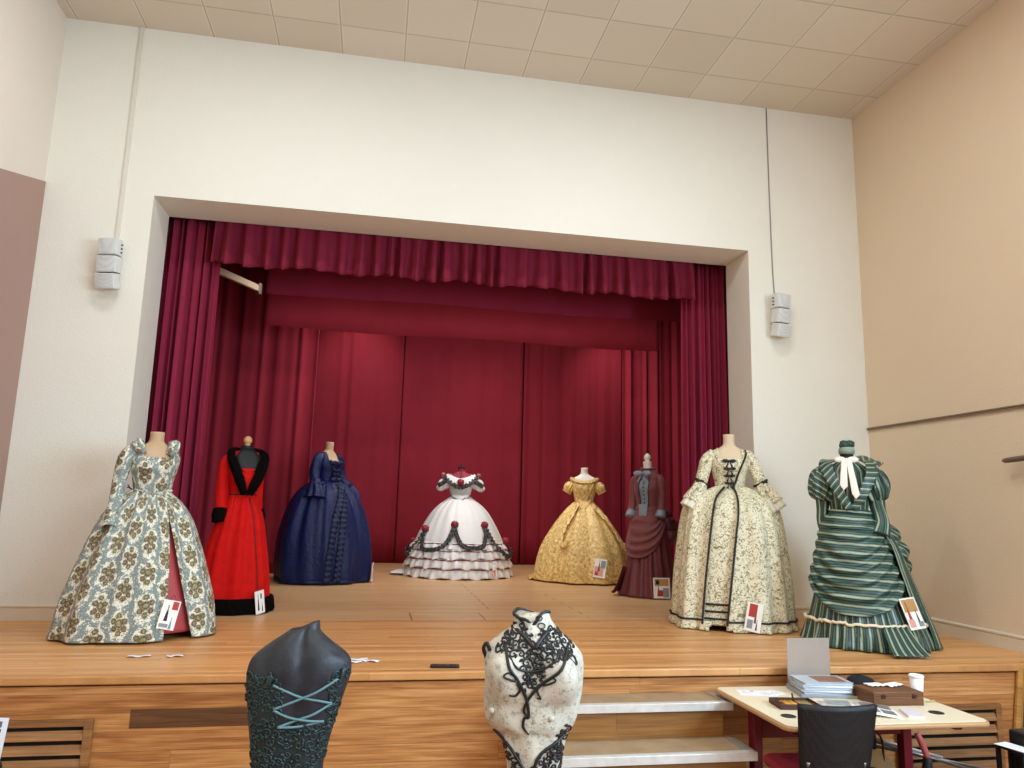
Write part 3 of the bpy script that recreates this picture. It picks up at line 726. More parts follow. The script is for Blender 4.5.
# ================================================================ 2 scarlet velvet gown with black fur
L, R_ = (-1.225, 7.40, 0), 22
g = thing('gown', L, R_, 'scarlet velvet gown with black fur collar, cuffs and hem', 'gown')
form(g, M_FORMB, 1.06, 1.43, 1.515, .115, .145, .155)
b = MB(); b.lathe([(.025, 0), (.034, .008), (.02, .022), (.03, .035), (.04, .055), (.037, .08), (.02, .098), (.004, .104)], 20, (0, -.012, 1.51)); b.build('neck_knob', M_KNOB, g)
bd = bodice(g, M_RED, 1.06, 1.43, lambda q: not (q[1] < 0 and abs(q[0]) < .075 and q[2] > 1.30), .115, .145, .155, .012)
sk = Surf([(.01, .345, .315, -.015, .03), (.12, .335, .305, -.015, .025), (.35, .31, .28, -.012, .02), (.6, .265, .24, -.01, .01), (.85, .205, .18), (.98, .155, .13), (1.06, .125, .10)], 40, 200, mod=addf(folds(14, 13, .028, .0, fade=.7), folds(3, 22, 0, .008)))
sk.mesh('skirt', M_RED, g)
hm = Surf([(.006, .378, .345, -.015, .03), (.05, .380, .348, -.015, .03), (.125, .366, .334, -.015, .026), (.14, .345, .315, -.015, .025)], 12, 160, mod=lambda a, u: folds(14, 13, .024)(a, u*.2)+.007*sin(37*a+9*u)*sin(u*pi)+.004*sin(83*a-30*u)); hm.mesh('fur_hem', M_FUR, g)
for s in (-1, 1):
    k_ = 0 if s < 0 else 1; pts = [(s*.13, .02*k_, 1.405), (s*(.175-.02*k_), .05*k_, 1.34), (s*(.19-.04*k_), .11*k_, 1.15), (s*(.195-.04*k_), -.03+.15*k_, .98), (s*(.20-.03*k_), -.06+.16*k_, .86)]
    so = sleeve(g, M_RED, pts, [.05, .058, .055, .052, .05], mod=puckers(4+s, 4, .004))
    b = MB(); b.tube([(s*(.197-.035*k_), -.04+.15*k_, .925), (s*(.20-.03*k_), -.055+.16*k_, .87), (s*(.203-.03*k_), -.07+.165*k_, .805)], [.062, .07, .062], 36, 24, mod=lambda a, u: .006*sin(9*a+11*u)*sin(23*u)+.004*sin(17*a)); b.build('fur_cuff', M_FUR, so)
    b = MB(); b.tube([(s*.02, .085, 1.455), (s*.09, .06, 1.455), (s*.130, -.035, 1.395), (s*.105, -.115, 1.29), (s*.065, -.15, 1.17), (s*.02, -.14, 1.065)], [(.03, .035), (.036, .05), (.042, .085), (.040, .09), (.036, .07), (.026, .04)], 40, 70, mod=lambda a, u: puckers(6, 11, .007)(a, u)+.005*sin(17*a+40*u)*sin(61*u)); b.build('fur_collar', M_FUR, g)
b = MB(); P = np.array([[(x*.075*w, -.136-.01*(1-x*x), z) for x in np.linspace(-1, 1, 7)] for z, w in ((1.10, .12), (1.2, .6), (1.30, .9))]); b.grid(P); b.build('stomacher', M_RED, g, solid=.006)
b = MB(); P = np.array([[(x*.07*w, -y+.012*x*x, z) for x in np.linspace(-1, 1, 7)] for z, w, y in ((1.27, 1.1, .150), (1.35, 1.5, .128), (1.42, 1.6, .098), (1.46, 1.1, .078), (1.495, .7, .064))]); b.grid(P); b.build('chest_panel', M_FORMB, g, solid=.006)
b = MB(); b.tube([(.128*sin(a), -.108*cos(a), 1.062) for a in np.linspace(-1.9, 1.9, 24)], .007, 8, 24, cr=False); b.build('belt_cord', M_TRIM, g)
line_on(g, 'front_opening', M_TRIM, sk, [(radians(28), .14), (radians(24), .5), (radians(16), 1.03)], .004)
card(L, R_, sk, radians(25), .11, .12, .20, [(M_INK, fig(-.35, .0, .7, .55)), (M_INK, fig(.45, -.45, .4, .6)), (M_INK, rect(.3, .5, .12, .22))], 'white card with black figures hanging on the scarlet gown', .05, roll=6)

# ================================================================ 3 navy taffeta gown
L, R_ = (-.64, 10.22, 0), 50
g = thing('gown', L, R_, 'navy blue taffeta gown with ruffled front and elbow sleeves', 'gown')
form(g, M_FORMT, 1.30, 1.64, 1.81, .12, .15, .165)
bd = bodice(g, M_NAVY, 1.28, 1.64, square_neck(.095, 1.545), .12, .15, .165, .014, mod=puckers(2, 7, .003))
prof = [(.02, .58, .56), (.15, .595, .575), (.35, .60, .58), (.55, .585, .565), (.80, .53, .51), (1.0, .455, .44), (1.14, .37, .355), (1.24, .255, .245), (1.30, .15, .13)]
sk = Surf(prof, 48, 220, power=2.1, mod=addf(folds(22, 15, .040, .0, fade=.6), folds(23, 26, .006, .024, fade=.4))); sk.mesh('skirt', M_NAVY, g)
hb = Surf([(.012, .586, .566), (.05, .592, .572)], 3, 200, power=2.1, mod=lambda a, u: folds(22, 15, .030)(a, 0)+.006); hb.mesh('hem_band', M_NAVYD, g)
for s in (-1, 1):
    pts = [(s*.135, 0, 1.63), (s*.20, -.005, 1.55), (s*.24, -.0, 1.42), (s*.26, -.03, 1.31), (s*.28, -.07, 1.24)]
    so = sleeve(g, M_NAVY, pts, [.06, .072, .07, .066, .07], mod=puckers(12+s, 5, .006))
    b = MB(); b.tube([(s*.265, -.05, 1.29), (s*.285, -.08, 1.22), (s*.31, -.12, 1.12), (s*.32, -.13, 1.06)], [.07, .09, .125, .15], 48, 16, mod=lambda a, u: .02*u*sin(9*a), cap=False); b.build('sleeve_ruffle', M_NAVY, so, solid=.004)
    b = MB(); bow_mb(b, frame((s*.30, -.15, 1.25), (s*.4, -.9, .1)), .09); b.build('sleeve_bow', M_NAVYD, so)
    path = [(s*.03-.05, 1.26), (s*.06-.25, 1.1), (s*.09-.42, .8), (s*.11-.52, .4), (s*.12-.55, .03)]
    pts = catmull(path, 50); b = MB(); ribbon(b, [sk.pt(a, z, .006) for a, z in pts], [sk.normal(a, z) for a, z in pts], .042, .012, .012, 15, n=200); b.build('front_ruffle', M_NAVYD, g, solid=.003)
b = MB(); bow_mb(b, frame((0, -.165, 1.52), (0, -1, .1)), .13, False); bow_mb(b, frame((0, -.16, 1.43), (0, -1, .0)), .08, False); b.build('bodice_bow', M_NAVYD, g)
b = MB(); bow_mb(b, frame((.01, -.16, 1.30), (0, -1, .3)), .12); b.build('waist_bow', M_NAVYD, g)
b = MB(); ribbon(b, [(-.11, -.12, 1.56), (-.05, -.15, 1.45), (-.02, -.14, 1.33)], (0, -1, 0), .025, .01, .012, 20, n=60); ribbon(b, [(.11, -.12, 1.56), (.05, -.15, 1.45), (.02, -.14, 1.33)], (0, -1, 0), .025, .01, .012, 20, n=60); b.build('robing', M_NAVYD, g, solid=.003)
card(L, R_, sk, radians(26), .13, .12, .24, [(M_INK, fig(0, 0, .7, .7)), (M_PGREY, rect(.5, .6, .3, .2))], 'white card seen edge on at the right hem of the navy gown', .02)

# ================================================================ 4 white crinoline gown with black lace and red roses
L, R_ = (1.265, 11.22, 0), -8
g = thing('gown', L, R_, 'white crinoline ball gown with black lace swags and red roses', 'gown')
form(g, M_DKRED, 1.14, 1.475, 1.60, .135, .175, .20)
b = MB(); b.lathe([(.055, 0), (.058, .01), (.03, .014), (.022, .03), (.008, .034), (.008, .05), (.012, .054), (.003, .058)], 16, (0, -.012, 1.585)); b.lathe([(.016, -.03), (.016, 0), (.004, .01)], 10, (0, -.03, 1.63)); b.build('neck_cap', M_FORMB, g)
b = MB(); b.tube([(0, -.075, 1.60), (0, -.088, 1.53), (0, -.15, 1.42)], .006, 6, 14); b.build('form_seam', M_FORMB, g)
bd = bodice(g, M_WHITE, 1.14, 1.475, lambda q: q[2] < 1.40+.12*abs(q[0])/.2-(.02 if q[1] < 0 else 0), .135, .175, .20, .012)
prof = [(.30, .69, .69), (.42, .675, .675), (.55, .625, .625), (.73, .535, .535), (.9, .43, .43), (1.02, .32, .32), (1.09, .225, .225), (1.145, .15, .13)]
sk = Surf(prof, 40, 200, mod=addf(folds(31, 16, .010, 0), folds(32, 26, 0, .012, fade=.5))); sk.mesh('skirt', M_WHITE, g)
for k, (z0_, z1_, r0, r1) in enumerate(((.0, .16, .80, .745), (.135, .285, .785, .725), (.265, .405, .755, .69), (.385, .50, .71, .645))):
    fl_ = ruffle_ring(g, M_WHITE, [(z0_+.012, r0, r0), ((z0_+z1_)/2, (r0+r1)/2+.014, (r0+r1)/2+.014), (z1_, r1, r1)], 40+k, 31+k, .024, 'flounce', zw=.014)
    b = MB(); b.tube([(r1*1.028*sin(a), -r1*1.028*cos(a), z1_-.022+.006*sin(9*a)) for a in np.linspace(0, 2*pi, 80)], .008, 6, 80, cr=False); b.build('flounce_trim', M_DKRED, fl_.ob)
b = MB(); P = np.array([[(-.62-.36*u, .05-.30*v+.06*u, .02+.10*(1-u)*(1-abs(2*v-1))+.02*abs(sin(9*v))) for v in np.linspace(0, 1, 16)] for u in np.linspace(0, 1, 8)]); b.grid(P); b.build('train_end', M_WHITE, g, solid=.006)
# the swagged overskirt edge with its lace and roses
an = [-2.6, -1.75, -.90, -.09, .72, 1.5, 2.2, 2.9]; zt_ = [.5, .46, .66, .73, .73, .50, .5, .5]
for k in range(len(an)):
    a0_, a1_ = an[k], an[(k+1) % len(an)]
    if k == len(an)-1: a1_ += 2*pi
    q = [(a0_+(a1_-a0_)*(.5+.5*math.copysign(abs(2*u-1)**.75, u-.5)), (zt_[k]*(1-u)+zt_[(k+1) % 8]*u)-.30*(1-abs(2*u-1)**2.6)) for u in np.linspace(0, 1, 30)]
    pts = [sk.pt(a, max(z, .31), .035+(.055 if z < .5 else 0)*min(1, (.5-z)/.1)) for a, z in q]
    b = MB(); ribbon(b, pts, [sk.normal(a, max(z, .34)) for a, z in q], .032, .012, .012, 16, n=120); lo_ = b.build('lace_swag', M_LACE, g, solid=.004)
    b = MB(); rose_mb(b, sk.pt(a0_, zt_[k]+.02, .045), .062, 0, k); b.build('rose', M_DKRED, lo_)
for s in (-1, 1):
    b = MB(); b.ball((s*.25, -.01, 1.335), (.095, .11, .085), 20, 12); b.ball((s*.30, -.03, 1.275), (.068, .085, .05), 14, 8); so = b.build('puff_sleeve', M_WHITE, g)
    b = MB(); ribbon(b, [(s*.19, -.135, 1.40), (s*.26, -.13, 1.345), (s*.34, -.10, 1.30)], (0, -1, .2), .032, .012, .012, 16, n=60); b.build('sleeve_lace', M_LACE, so, solid=.004)
    b = MB(); ribbon(b, [(s*.26, -.05, 1.455), (s*.20, -.135, 1.39), (s*.10, -.185, 1.315), (0, -.19, 1.275)], (0, -1, .2), .034, .016, .008, 16, n=60); b.build('neck_lace', M_LACE, g, solid=.004)
    b = MB(); ribbon(b, [(s*.235, -.03, 1.458), (s*.20, -.115, 1.43), (s*.10, -.17, 1.385), (0, -.18, 1.36)], (0, -1, .25), .05, .010, .003, 10, n=60); b.build('bertha', M_WHITE, g, solid=.004)
    b = MB(); rose_mb(b, (s*.265, -.02, 1.475), .036, 0, 3); b.build('shoulder_rose', mat('pink silk rose', '#b25a58', .6), g)
b = MB(); rose_mb(b, (0, -.215, 1.36), .058, 0, 4); b.build('breast_rose', M_DKRED, g)
b = MB(); b.tube([(-.16, -.10, 1.165), (-.09, -.165, 1.15), (0, -.215, 1.065), (.09, -.165, 1.15), (.16, -.10, 1.165)], .007, 6, 30); b.build('waist_piping', M_TRIM, g)
b = MB(); b.plate([(-.13, .02), (.13, .02), (0, -.095)], .012, frame((0, -.165, 1.15), (0, -1, .45))); b.build('bodice_point', M_WHITE, g)
P4 = Surf([(.0, .80, .80), (.3, .74, .74)], 4, 60)
card(L, R_, P4, radians(40), .13, .07, .17, [(M_PPINK, rect(-.2, -.5, .7, .45)), (M_INK, fig(.3, .35, .4, .6)), (M_PRED, rect(-.4, -.1, .3, .2))], 'small pink and grey card hanging on the white crinoline gown', .055)

# ================================================================ 5 gold brocade ball gown
L, R_ = (3.01, 10.58, 0), -14
g = thing('gown', L, R_, 'gold brocade ball gown with short puffed sleeves', 'gown')
form(g, M_FORMW, 1.11, 1.46, 1.61, .125, .165, .185)
bd = bodice(g, M_GOLD, 1.11, 1.46, lambda q: q[2] < 1.40+.10*min(1, abs(q[0])/.18)**2, .125, .165, .185, .012, mod=puckers(5, 6, .0015))
prof = [(.02, .70, .68), (.12, .695, .675), (.24, .675, .66), (.49, .60, .59), (.74, .45, .45), (.88, .345, .345), (1.0, .25, .24), (1.07, .175, .16), (1.11, .135, .115)]
fo = addf(folds(51, 11, .045, .0, fade=.6), folds(52, 22, 0, .018, fade=.5)); sk = Surf(prof, 46, 220, mod=fo); sk.mesh('skirt', M_GOLD, g)
b = MB(); P = np.array([[(-.58-.20*u-.03*v, -.20+.42*v+.02*sin(12*v), .016+.16*(1-u)**1.5+.015*abs(sin(11*v))) for v in np.linspace(0, 1, 18)] for u in np.linspace(0, 1, 8)]); b.grid(P); b.build('train_end', M_GOLD, g, solid=.006)
for s in (-1, 1):
    b = MB(); sf = Surf([(-.09, .05, .06), (-.075, .078, .085), (0, .098, .105), (.07, .075, .085), (.10, .03, .04)], 18, 60, mod=lambda a, u: .007*sin(11*a)); b.grid(sf.P, True, 0, sf.uv, None, False, Matrix.Translation((s*.215, 0, 1.325)) @ Matrix.Rotation(radians(-s*32), 4, 'Y') @ Matrix.Scale(.80, 4), (True, True)); so = b.build('puff_sleeve', M_GOLD, g)
    b = MB(); b.tube([(s*.255+.052*cos(a), .056*sin(a), 1.255+s*.03*cos(a)) for a in np.linspace(0, 2*pi, 20)], .012, 8, 20, cr=False); b.build('sleeve_band', M_GOLDP, so)
    line_on(g, 'bodice_piping', M_GOLDP, bd, [(s*.85, 1.415), (s*.62, 1.33), (s*.42, 1.23), (s*.16, 1.12), (s*.1, 1.06)], .011, .006)
    path = ([(-.30, 1.06), (-.50, .95), (-.62, .75), (-.62, .58), (-.50, .50), (-.38, .56)] if s < 0 else [(.55, 1.06), (.80, .92), (.92, .72), (1.0, .52), (1.16, .46), (1.18, .54)])
    b = MB(); ribbon(b, [sk.pt(a, z, .03) for a, z in catmull(path, 40)], [sk.normal(a, z) for a, z in catmull(path, 40)], .034, .014, .010, 8, n=80); b.build('looped_drapery', M_GOLD, g, solid=.012)
b = MB(); sf = Surf([(1.378, .208, .165, 0, -.005), (1.40, .213, .160), (1.422, .205, .148), (1.430, .195, .138)], 10, 120, mod=lambda a, u: .003*sin(25*a), zmod=lambda a, u: .045*sin(a)**2); b.grid(sf.P, True, 0, sf.uv); b.build('bertha_collar', M_GOLDP, g, solid=.004)
b = MB(); b.plate([(-.10, .04), (.10, .04), (.03, -.11), (0, -.135), (-.03, -.11)], .014, frame((0, -.125, 1.11), (0, -1, .75))); b.build('bodice_point', M_GOLD, g, bevel=.003)
b = MB(); b.tube([(.135*sin(a), -.118*cos(a), 1.105-.05*max(0, cos(a))**2) for a in np.linspace(-2.0, 2.0, 40)], .011, 8, 40, cr=False); b.build('waistband', M_GOLDP, g)
card(L, R_, sk, radians(16), .23, .16, .25, [(M_PPINK, rect(-.15, -.35, .75, .5)), (M_PBRN, fig(-.2, .25, .6, .6)), (M_PGREY, rect(.45, .45, .4, .4)), (M_PRED, rect(-.5, -.6, .25, .2))], 'pink and brown picture card hanging on the gold gown', .03, roll=-8)

# ================================================================ 6 rose brown bustle dress
L, R_ = (3.30, 8.75, 0), -42
g = thing('gown', L, R_, 'rose brown walking dress with draped apron, bustle and slate blue waistcoat front', 'gown')
form(g, M_FORMW, 1.08, 1.45, 1.60, .112, .142, .146)
b = MB(); b.lathe([(.054, 0), (.05, .012), (.028, .018), (.026, .03), (.04, .045), (.042, .065), (.034, .09), (.012, .112), (.002, .116)], 18, (0, -.012, 1.598)); b.build('neck_cap', M_FORMW, g)
bd = bodice(g, M_ROSE, 1.02, 1.45, lambda q: not (q[1] < 0 and abs(math.atan2(q[0], -q[1])) < .36), .118, .142, .15, .022, top=9)
pe = Surf([(.93, .185, .17), (1.0, .162, .142), (1.07, .146, .122)], 10, 90, mod=folds(61, 10, .008), zmod=lambda a, u: -.05*(1-u)*max(0, cos(a))**3); pe.mesh('peplum', M_ROSE, g)
wc = Surf(torso_rows(1.08, 1.45, 1.60, .112, .142, .146, .018)[:9], 50, 30, -.55, .55, arange=lambda z: (-.42, .42))
wo = wc.mesh('waistcoat_front', M_SLATE, g, lambda q: q[2] > 1.03, .006)
for k in range(8):
    b = MB(); b.ball(wc.pt(0, 1.06+.046*k, .004), .009, 8, 6); b.build('button', M_TRIM, wo)
b = MB(); b.plate([(-.055, .03), (.055, .03), (.05, -.09), (.02, -.14), (-.02, -.14), (-.05, -.09)], .012, frame((0, -.150, 1.055), (0, -1, .1))); b.build('waistcoat_point', M_SLATE, g, False, bevel=.003)
b = MB(); b.tube([(.066*sin(a), -.006-.062*cos(a), 1.525-.012*cos(a)) for a in np.linspace(0, 2*pi, 30)], (.028, .012), 10, 30, cr=False); b.build('collar', M_ROSE, g)
b = MB(); bow_mb(b, frame((-.01, -.15, 1.45), (0, -1, .3)), .125); b.build('neck_bow', M_SLATE, g)
for s in (-1, 1):
    pts = [(s*.12, 0, 1.42), (s*.165, .0, 1.36), (s*.182, -.005, 1.2), (s*.187, -.035, 1.07), (s*.19, -.07, .98)]
    so = sleeve(g, M_ROSE, pts, [.05, .06, .054, .048, .052], mod=puckers(14+s, 4, .003))
    b = MB(); b.tube([(s*.188, -.055, 1.01), (s*.191, -.075, .97), (s*.193, -.09, .935)], [.052, .06, .066], 20, 8, mod=lambda a, u: .004*sin(9*a)); b.build('sleeve_cuff', M_SLATE, so)
    line_on(g, 'front_edging', M_TRIM, bd, [(s*.37, 1.06), (s*.37, 1.2), (s*.37, 1.4)], .006, .002)
sk = Surf([(.01, .36, .37, 0, .04), (.15, .315, .33, 0, .03), (.45, .25, .27, 0, .03), (.75, .20, .22, 0, .03), (.95, .16, .16, 0, .02), (1.05, .135, .12)], 40, 200, mod=folds(63, 18, .03, .004, fade=.7)); sk.mesh('underskirt', M_ROSED, g)
# apron: swagged horizontal folds, lower edge a deep curve
def apron(parent, m, zt, rows, dip, amp, nf, seed, name, a0, a1, edge=.0, nr=44, nc=70):
    r = random.Random(seed); P = np.zeros((nr, nc, 3)); uv = np.zeros((nr, nc+1, 2)); ph = r.uniform(0, 6)
    sf = Surf(rows, 30, 20)
    for i in range(nr):
        u = i/(nr-1)
        for j in range(nc):
            v = j/(nc-1); a = a0+(a1-a0)*v; e = 2*v-1; sag = (1-abs(e)**2.2)
            z = zt-(edge+(dip-edge)*sag)*u
            w = sin(2*pi*nf*u+ph+1.2*e*e*nf*.5+.7*sin(4*e+ph)+.8*sin(9*u+2.5*e))*(.75+.35*sin(7*u+3*e+ph))
            d = amp*(abs(w)**.7*(1 if w > 0 else -1))*(.35+.65*u)*min(1, u*4)*(1-.5*(1-abs(e))*0)
            q = sf.pt(a, z, .02+d+.02*u); P[i, j] = (q[0], q[1], z-.3*abs(d)); uv[i, j] = (a*.25, -u*(edge+(dip-edge)*sag))
        uv[i, nc] = uv[i, nc-1]
    b = MB(); b.grid(P, False, 0, uv, None, True); return b.build(name, m, parent, solid=.006)
apr = [(.3, .27, .29, 0, .03), (.45, .255, .275, 0, .03), (.65, .23, .25, 0, .03), (.85, .195, .20, 0, .02), (1.0, .15, .14)]
apron(g, M_ROSE, 1.0, apr, .54, .018, 4.6, 3, 'draped_apron', -1.7, 1.35, .14)
b = MB()
for k, (x, y, z, r) in enumerate(((.10, .22, .95, .12), (.17, .22, .84, .13), (.20, .20, .72, .12), (.10, .30, .76, .14))): b.ball((x, y, z), (r, r*.9, r*.85), 18, 12)
b.build('bustle', M_ROSED, g, sub=1)
b = MB(); bow_mb(b, frame((.25, .10, .90), (.95, -.1, .2), (0, 0, 1)), .10); b.build('bustle_bow', M_ROSED, g)
b = MB(); P = np.array([[(-.20-.22*u*(1-.3*v), .15-.45*v, .03+.32*(1-u)**1.6+.012*sin(14*v)) for v in np.linspace(0, 1, 18)] for u in np.linspace(0, 1, 9)]); b.grid(P); b.build('side_train', M_ROSED, g, solid=.006)
card(L, R_, sk, radians(44), .13, .20, .23, [(M_PGOLD, rect(0, .55, .85, .35)), (M_PBRN, fig(-.4, -.3, .5, .7)), (M_PRED, rect(-.1, -.5, .3, .3)), (M_PGREY, rect(.5, -.45, .35, .45)), (M_INK, rect(-.5, .55, .2, .2))], 'ochre and brown picture card leaning on the rose brown dress hem', .05, lean=.12)

# ================================================================ 7 cream sprigged sack gown with dark braid
L, R_ = (3.255, 6.50, 0), -18
g = thing('gown', L, R_, 'cream sprigged wide hooped gown with dark braid lines and four black bows', 'gown')
form(g, M_FORMC, 1.25, 1.575, 1.735, .12, .155, .172)
bd = bodice(g, M_SPRIG, 1.24, 1.575, square_neck(.105, 1.50), .12, .155, .172, .014)
prof = [(.02, 0.535, .43), (.15, 0.531, .43), (.40, 0.517, .42), (.66, 0.490, .40), (.92, 0.453, .37), (1.06, 0.416, .33), (1.14, 0.361, .27), (1.20, 0.256, .20), (1.25, 0.133, .125)]
fo = addf(folds(71, 16, .036, .0, fade=.5), folds(72, 30, 0, .016, fade=.4)); sk = Surf(prof, 46, 240, power=2.35, mod=fo)
def robe_edges(z):
    f = max(0, (1.25-z)/1.25); return radians(3)-radians(13)*f, radians(-20)-radians(11)*f+2*pi
sk = Surf(prof, 56, 260, power=2.35, mod=fo, arange=robe_edges); sk.mesh('robe', M_SPRIG, g, None, .006)
pt = Surf([(.05, 0.503, .415), (.15, 0.499, .41), (.40, 0.485, .40), (.66, 0.458, .38), (.92, 0.416, .34), (1.1, 0.357, .27), (1.22, 0.183, .15)], 34, 120, power=2.35, mod=folds(77, 14, .006, 0)); pt.mesh('petticoat', M_SPRIG, g)
pr = MB()
for z in (.105, .165, .225): pr.tube([tuple(pt.pt(a, z, .008)) for a in np.linspace(radians(-36), radians(-2), 30)], .0085, 8, 30, cr=False)
pr.build('petticoat_braid', M_TRIM, g)
for side in (0, 1):
    path = []
    for z in np.linspace(.06, 1.24, 26):
        a = robe_edges(z)[0]+radians(.6) if side else robe_edges(z)[1]-2*pi-radians(.6)
        path.append(tuple(sk.pt(a, z, .010)))
    if side: path += [tuple(bd.pt(a, z, .006)) for a, z in ((.25, 1.29), (.38, 1.36), (.52, 1.43), (.72, 1.50), (.95, 1.555), (1.2, 1.585))]
    b = MB(); b.tube(path, .0095, 8, 90); b.build('robe_braid', M_TRIM, g)
b = MB(); b.tube([tuple(sk.pt(a, .09, .010)) for a in np.linspace(radians(-9), radians(150), 90)], .0085, 8, 90, cr=False); b.tube([tuple(sk.pt(a, .09, .010)) for a in np.linspace(radians(-31), radians(-150), 90)], .0085, 8, 90, cr=False); b.build('hem_braid', M_TRIM, g)
hemr = Surf([(.008, 0.554, .45), (.05, 0.544, .44), (.085, 0.537, .435)], 6, 240, power=2.35, mod=lambda a, u: folds(71, 16, .036)(a, 0)+.01*(1-u)*sin(40*a)); hemr.mesh('hem_frill', M_SPRIG, g, lambda q: not (radians(-31) < math.atan2(q[0], -q[1]) < radians(-9)))
for k, z in enumerate((1.475, 1.405, 1.34, 1.275)):
    b = MB(); bow_mb(b, frame(bd.pt(-.12, z, .004), (-.1, -1, .1)), .066-.005*k); b.build('front_bow', M_BLACKT, g)
for s in (-1, 1):
    pts = [(s*0.135, 0, 1.56), (s*0.196, -.01, 1.49), (s*0.239, -.03, 1.38), (s*0.265, -.07, 1.29)]
    so = sleeve(g, M_SPRIG, pts, [.055, .066, .058, .054], mod=puckers(24+s, 4, .003))
    b = MB(); b.tube([(s*0.265+.056*cos(a), -.07+.056*sin(a), 1.285+s*.03*cos(a)) for a in np.linspace(0, 2*pi, 30)], .011, 8, 30, cr=False); b.build('sleeve_band', M_TRIM, so)
    b = MB(); b.tube([(s*0.265, -.07, 1.29), (s*0.291, -.10, 1.22), (s*0.335, -.13, 1.15), (s*0.365, -.14, 1.10)], [(.054, .054), (.068, .064), (.085, .072), (.10, .078)], 44, 14, mod=lambda a, u: .014*u*sin(8*a), cap=False); b.build('sleeve_ruffle', M_SPRIG, so, solid=.003)
    b = MB(); b.tube([(s*0.270, -.08, 1.27), (s*0.296, -.115, 1.20), (s*0.344, -.15, 1.12), (s*0.396, -.165, 1.04)], [.045, .055, .07, .075], 40, 12, mod=lambda a, u: .012*u*sin(9*a), cap=False); b.build('lace_ruffle', M_IVORY, so, solid=.003)
    b = MB(); bow_mb(b, frame((s*0.287, -.135, 1.29), (s*.4, -.9, .1)), .04); b.build('sleeve_bow', M_TRIM, so)
card(L, R_, sk, radians(8), .14, .13, .24, [(M_PRED, rect(-.2, .45, .5, .45)), (M_PBRN, fig(.2, .2, .6, .5)), (M_PGREY, rect(-.4, -.5, .35, .3)), (M_INK, fig(.45, -.5, .35, .6))], 'red and grey picture card hanging low on the cream sprigged gown', .05, roll=-10)

# ================================================================ 8 green striped bustle gown
L, R_ = (3.86, 5.60, 0), -27
g = thing('gown', L, R_, 'green striped taffeta bustle gown with white bow at the far right of stage', 'gown')
form(g, M_FORMB, 1.03, 1.40, 1.53, .125, .16, .165)
b = MB(); b.lathe([(.06, 0), (.064, .03), (.056, .055), (.05, .058)], 20, (0, -.012, 1.515)); b.build('neck_band', mat('grey green taffeta band', '#8b9a8a', .5), g)
b = MB(); rose_mb(b, (-.015, -.03, 1.59), .05, 0, 5); rose_mb(b, (.03, -.01, 1.60), .04, 0, 6); b.build('taffeta_rosette', M_TEAL, g)
bd = bodice(g, M_STRV, 1.02, 1.40, lambda q: True, .13, .16, .172, .014, top=9)
sk = Surf([(.01, .46, .44, .08, .03), (.10, .435, .42, .08, .03), (.2, .40, .385, .075, .03), (.4, .335, .325, .06, .03), (.7, .26, .25, .04, .03), (.9, .19, .18, .01, .03), (1.02, .14, .12)], 40, 220, mod=folds(81, 20, .022, .004)); sk.mesh('underskirt', M_STRV, g)
ruffle_ring(g, M_STRV, [(.008, .475, .465, .08, .03), (.10, .455, .445, .08, .03), (.19, .43, .415, .075, .03)], 84, 22, .020, 'hem_flounce', nr=8)
b = MB(); r = random.Random(3); b.tube([(.075+(.437+.012*r.random())*sin(a), .03-(.422+.012*r.random())*cos(a), .192+.008*r.uniform(-1, 1)) for a in np.linspace(-1.9, 1.7, 90)], [(.010+.005*r.random(), .012) for _ in range(90)], 8, 90, cr=False); b.build('hem_ribbon', M_CREAMT, g)
apr = [(.25, .345, .345, .05, .02), (.4, .33, .33, .045, .02), (.6, .295, .29, .03, .02), (.8, .25, .24, .015, .02), (.95, .20, .185, 0, .02), (1.05, .15, .135)]
apron(g, M_STRH, 1.02, apr, .76, .026, 6.5, 6, 'draped_apron', -1.5, .98, .56, nr=80, nc=90)
ws = Surf([(.90, .245, .22, 0, .01), (.98, .20, .175, 0, .01), (1.06, .158, .14)], 16, 90, mod=lambda a, u: .010*sin(2*pi*2.5*u+2*sin(a))); ws.mesh('draped_waist', M_STRH, g)
# lapels crossing the chest
for s in (-1, 1):
    C = [(s*.10, .045, 1.455), (s*.165, -.05, 1.43), (s*.15, -.135, 1.33), (s*.09, -.165, 1.2), (s*.015, -.15, 1.06)]
    b = MB(); ribbon(b, C, [(s*.2, -.3, 1), (s*.4, -.8, .5), (s*.3, -1, .1), (s*.2, -1, 0), (0, -1, 0)], .065, .014, .006, 5, n=70, wtaper=lambda u: 1-.55*u); b.build('lapel_ruffle', M_STRB, g, solid=.006)
    b = MB(); sf = Surf([(-.16, .045, .05), (-.14, .085, .085), (-.07, .115, .11), (0, .116, .112), (.07, .095, .095), (.12, .05, .05)], 26, 90, mod=lambda a, u: .010*sin(9*a+3*u)+.006*sin(17*a-5*u)); b.grid(sf.P, True, 0, sf.uv, None, False, Matrix.Translation((s*.182, .0, 1.285)) @ Matrix.Rotation(radians(-s*10), 4, 'Y'), (True, True)); b.build('puff_sleeve', M_TEAL if s > 0 else M_STRB, g)
    sleeve(g, M_STRV, [(s*.205, 0, 1.20), (s*.21, -.03, 1.08), (s*.225, -.09, .96), (s*.20, -.13, .86)] if s > 0 else [(-.20, 0, 1.20), (-.20, .02, 1.08), (-.205, .03, .97), (-.195, .02, .88)], [.062, .058, .058, .075] if s > 0 else [.055, .048, .044, .044], 'lower_sleeve', puckers(33, 4, .004))
b = MB(); ribbon(b, [(.06, .06, 1.46), (.13, .02, 1.455), (.235, -.02, 1.40)], [(0, -.3, 1), (.1, -.4, 1), (.5, -.5, .8)], .085, .02, .006, 5, n=60); b.build('shoulder_cape', M_STRB, g, solid=.006)
b = MB(); Mx = frame((-.02, -.13, 1.455), (0, -1, .2)); bow_mb(b, Mx, .10, False)
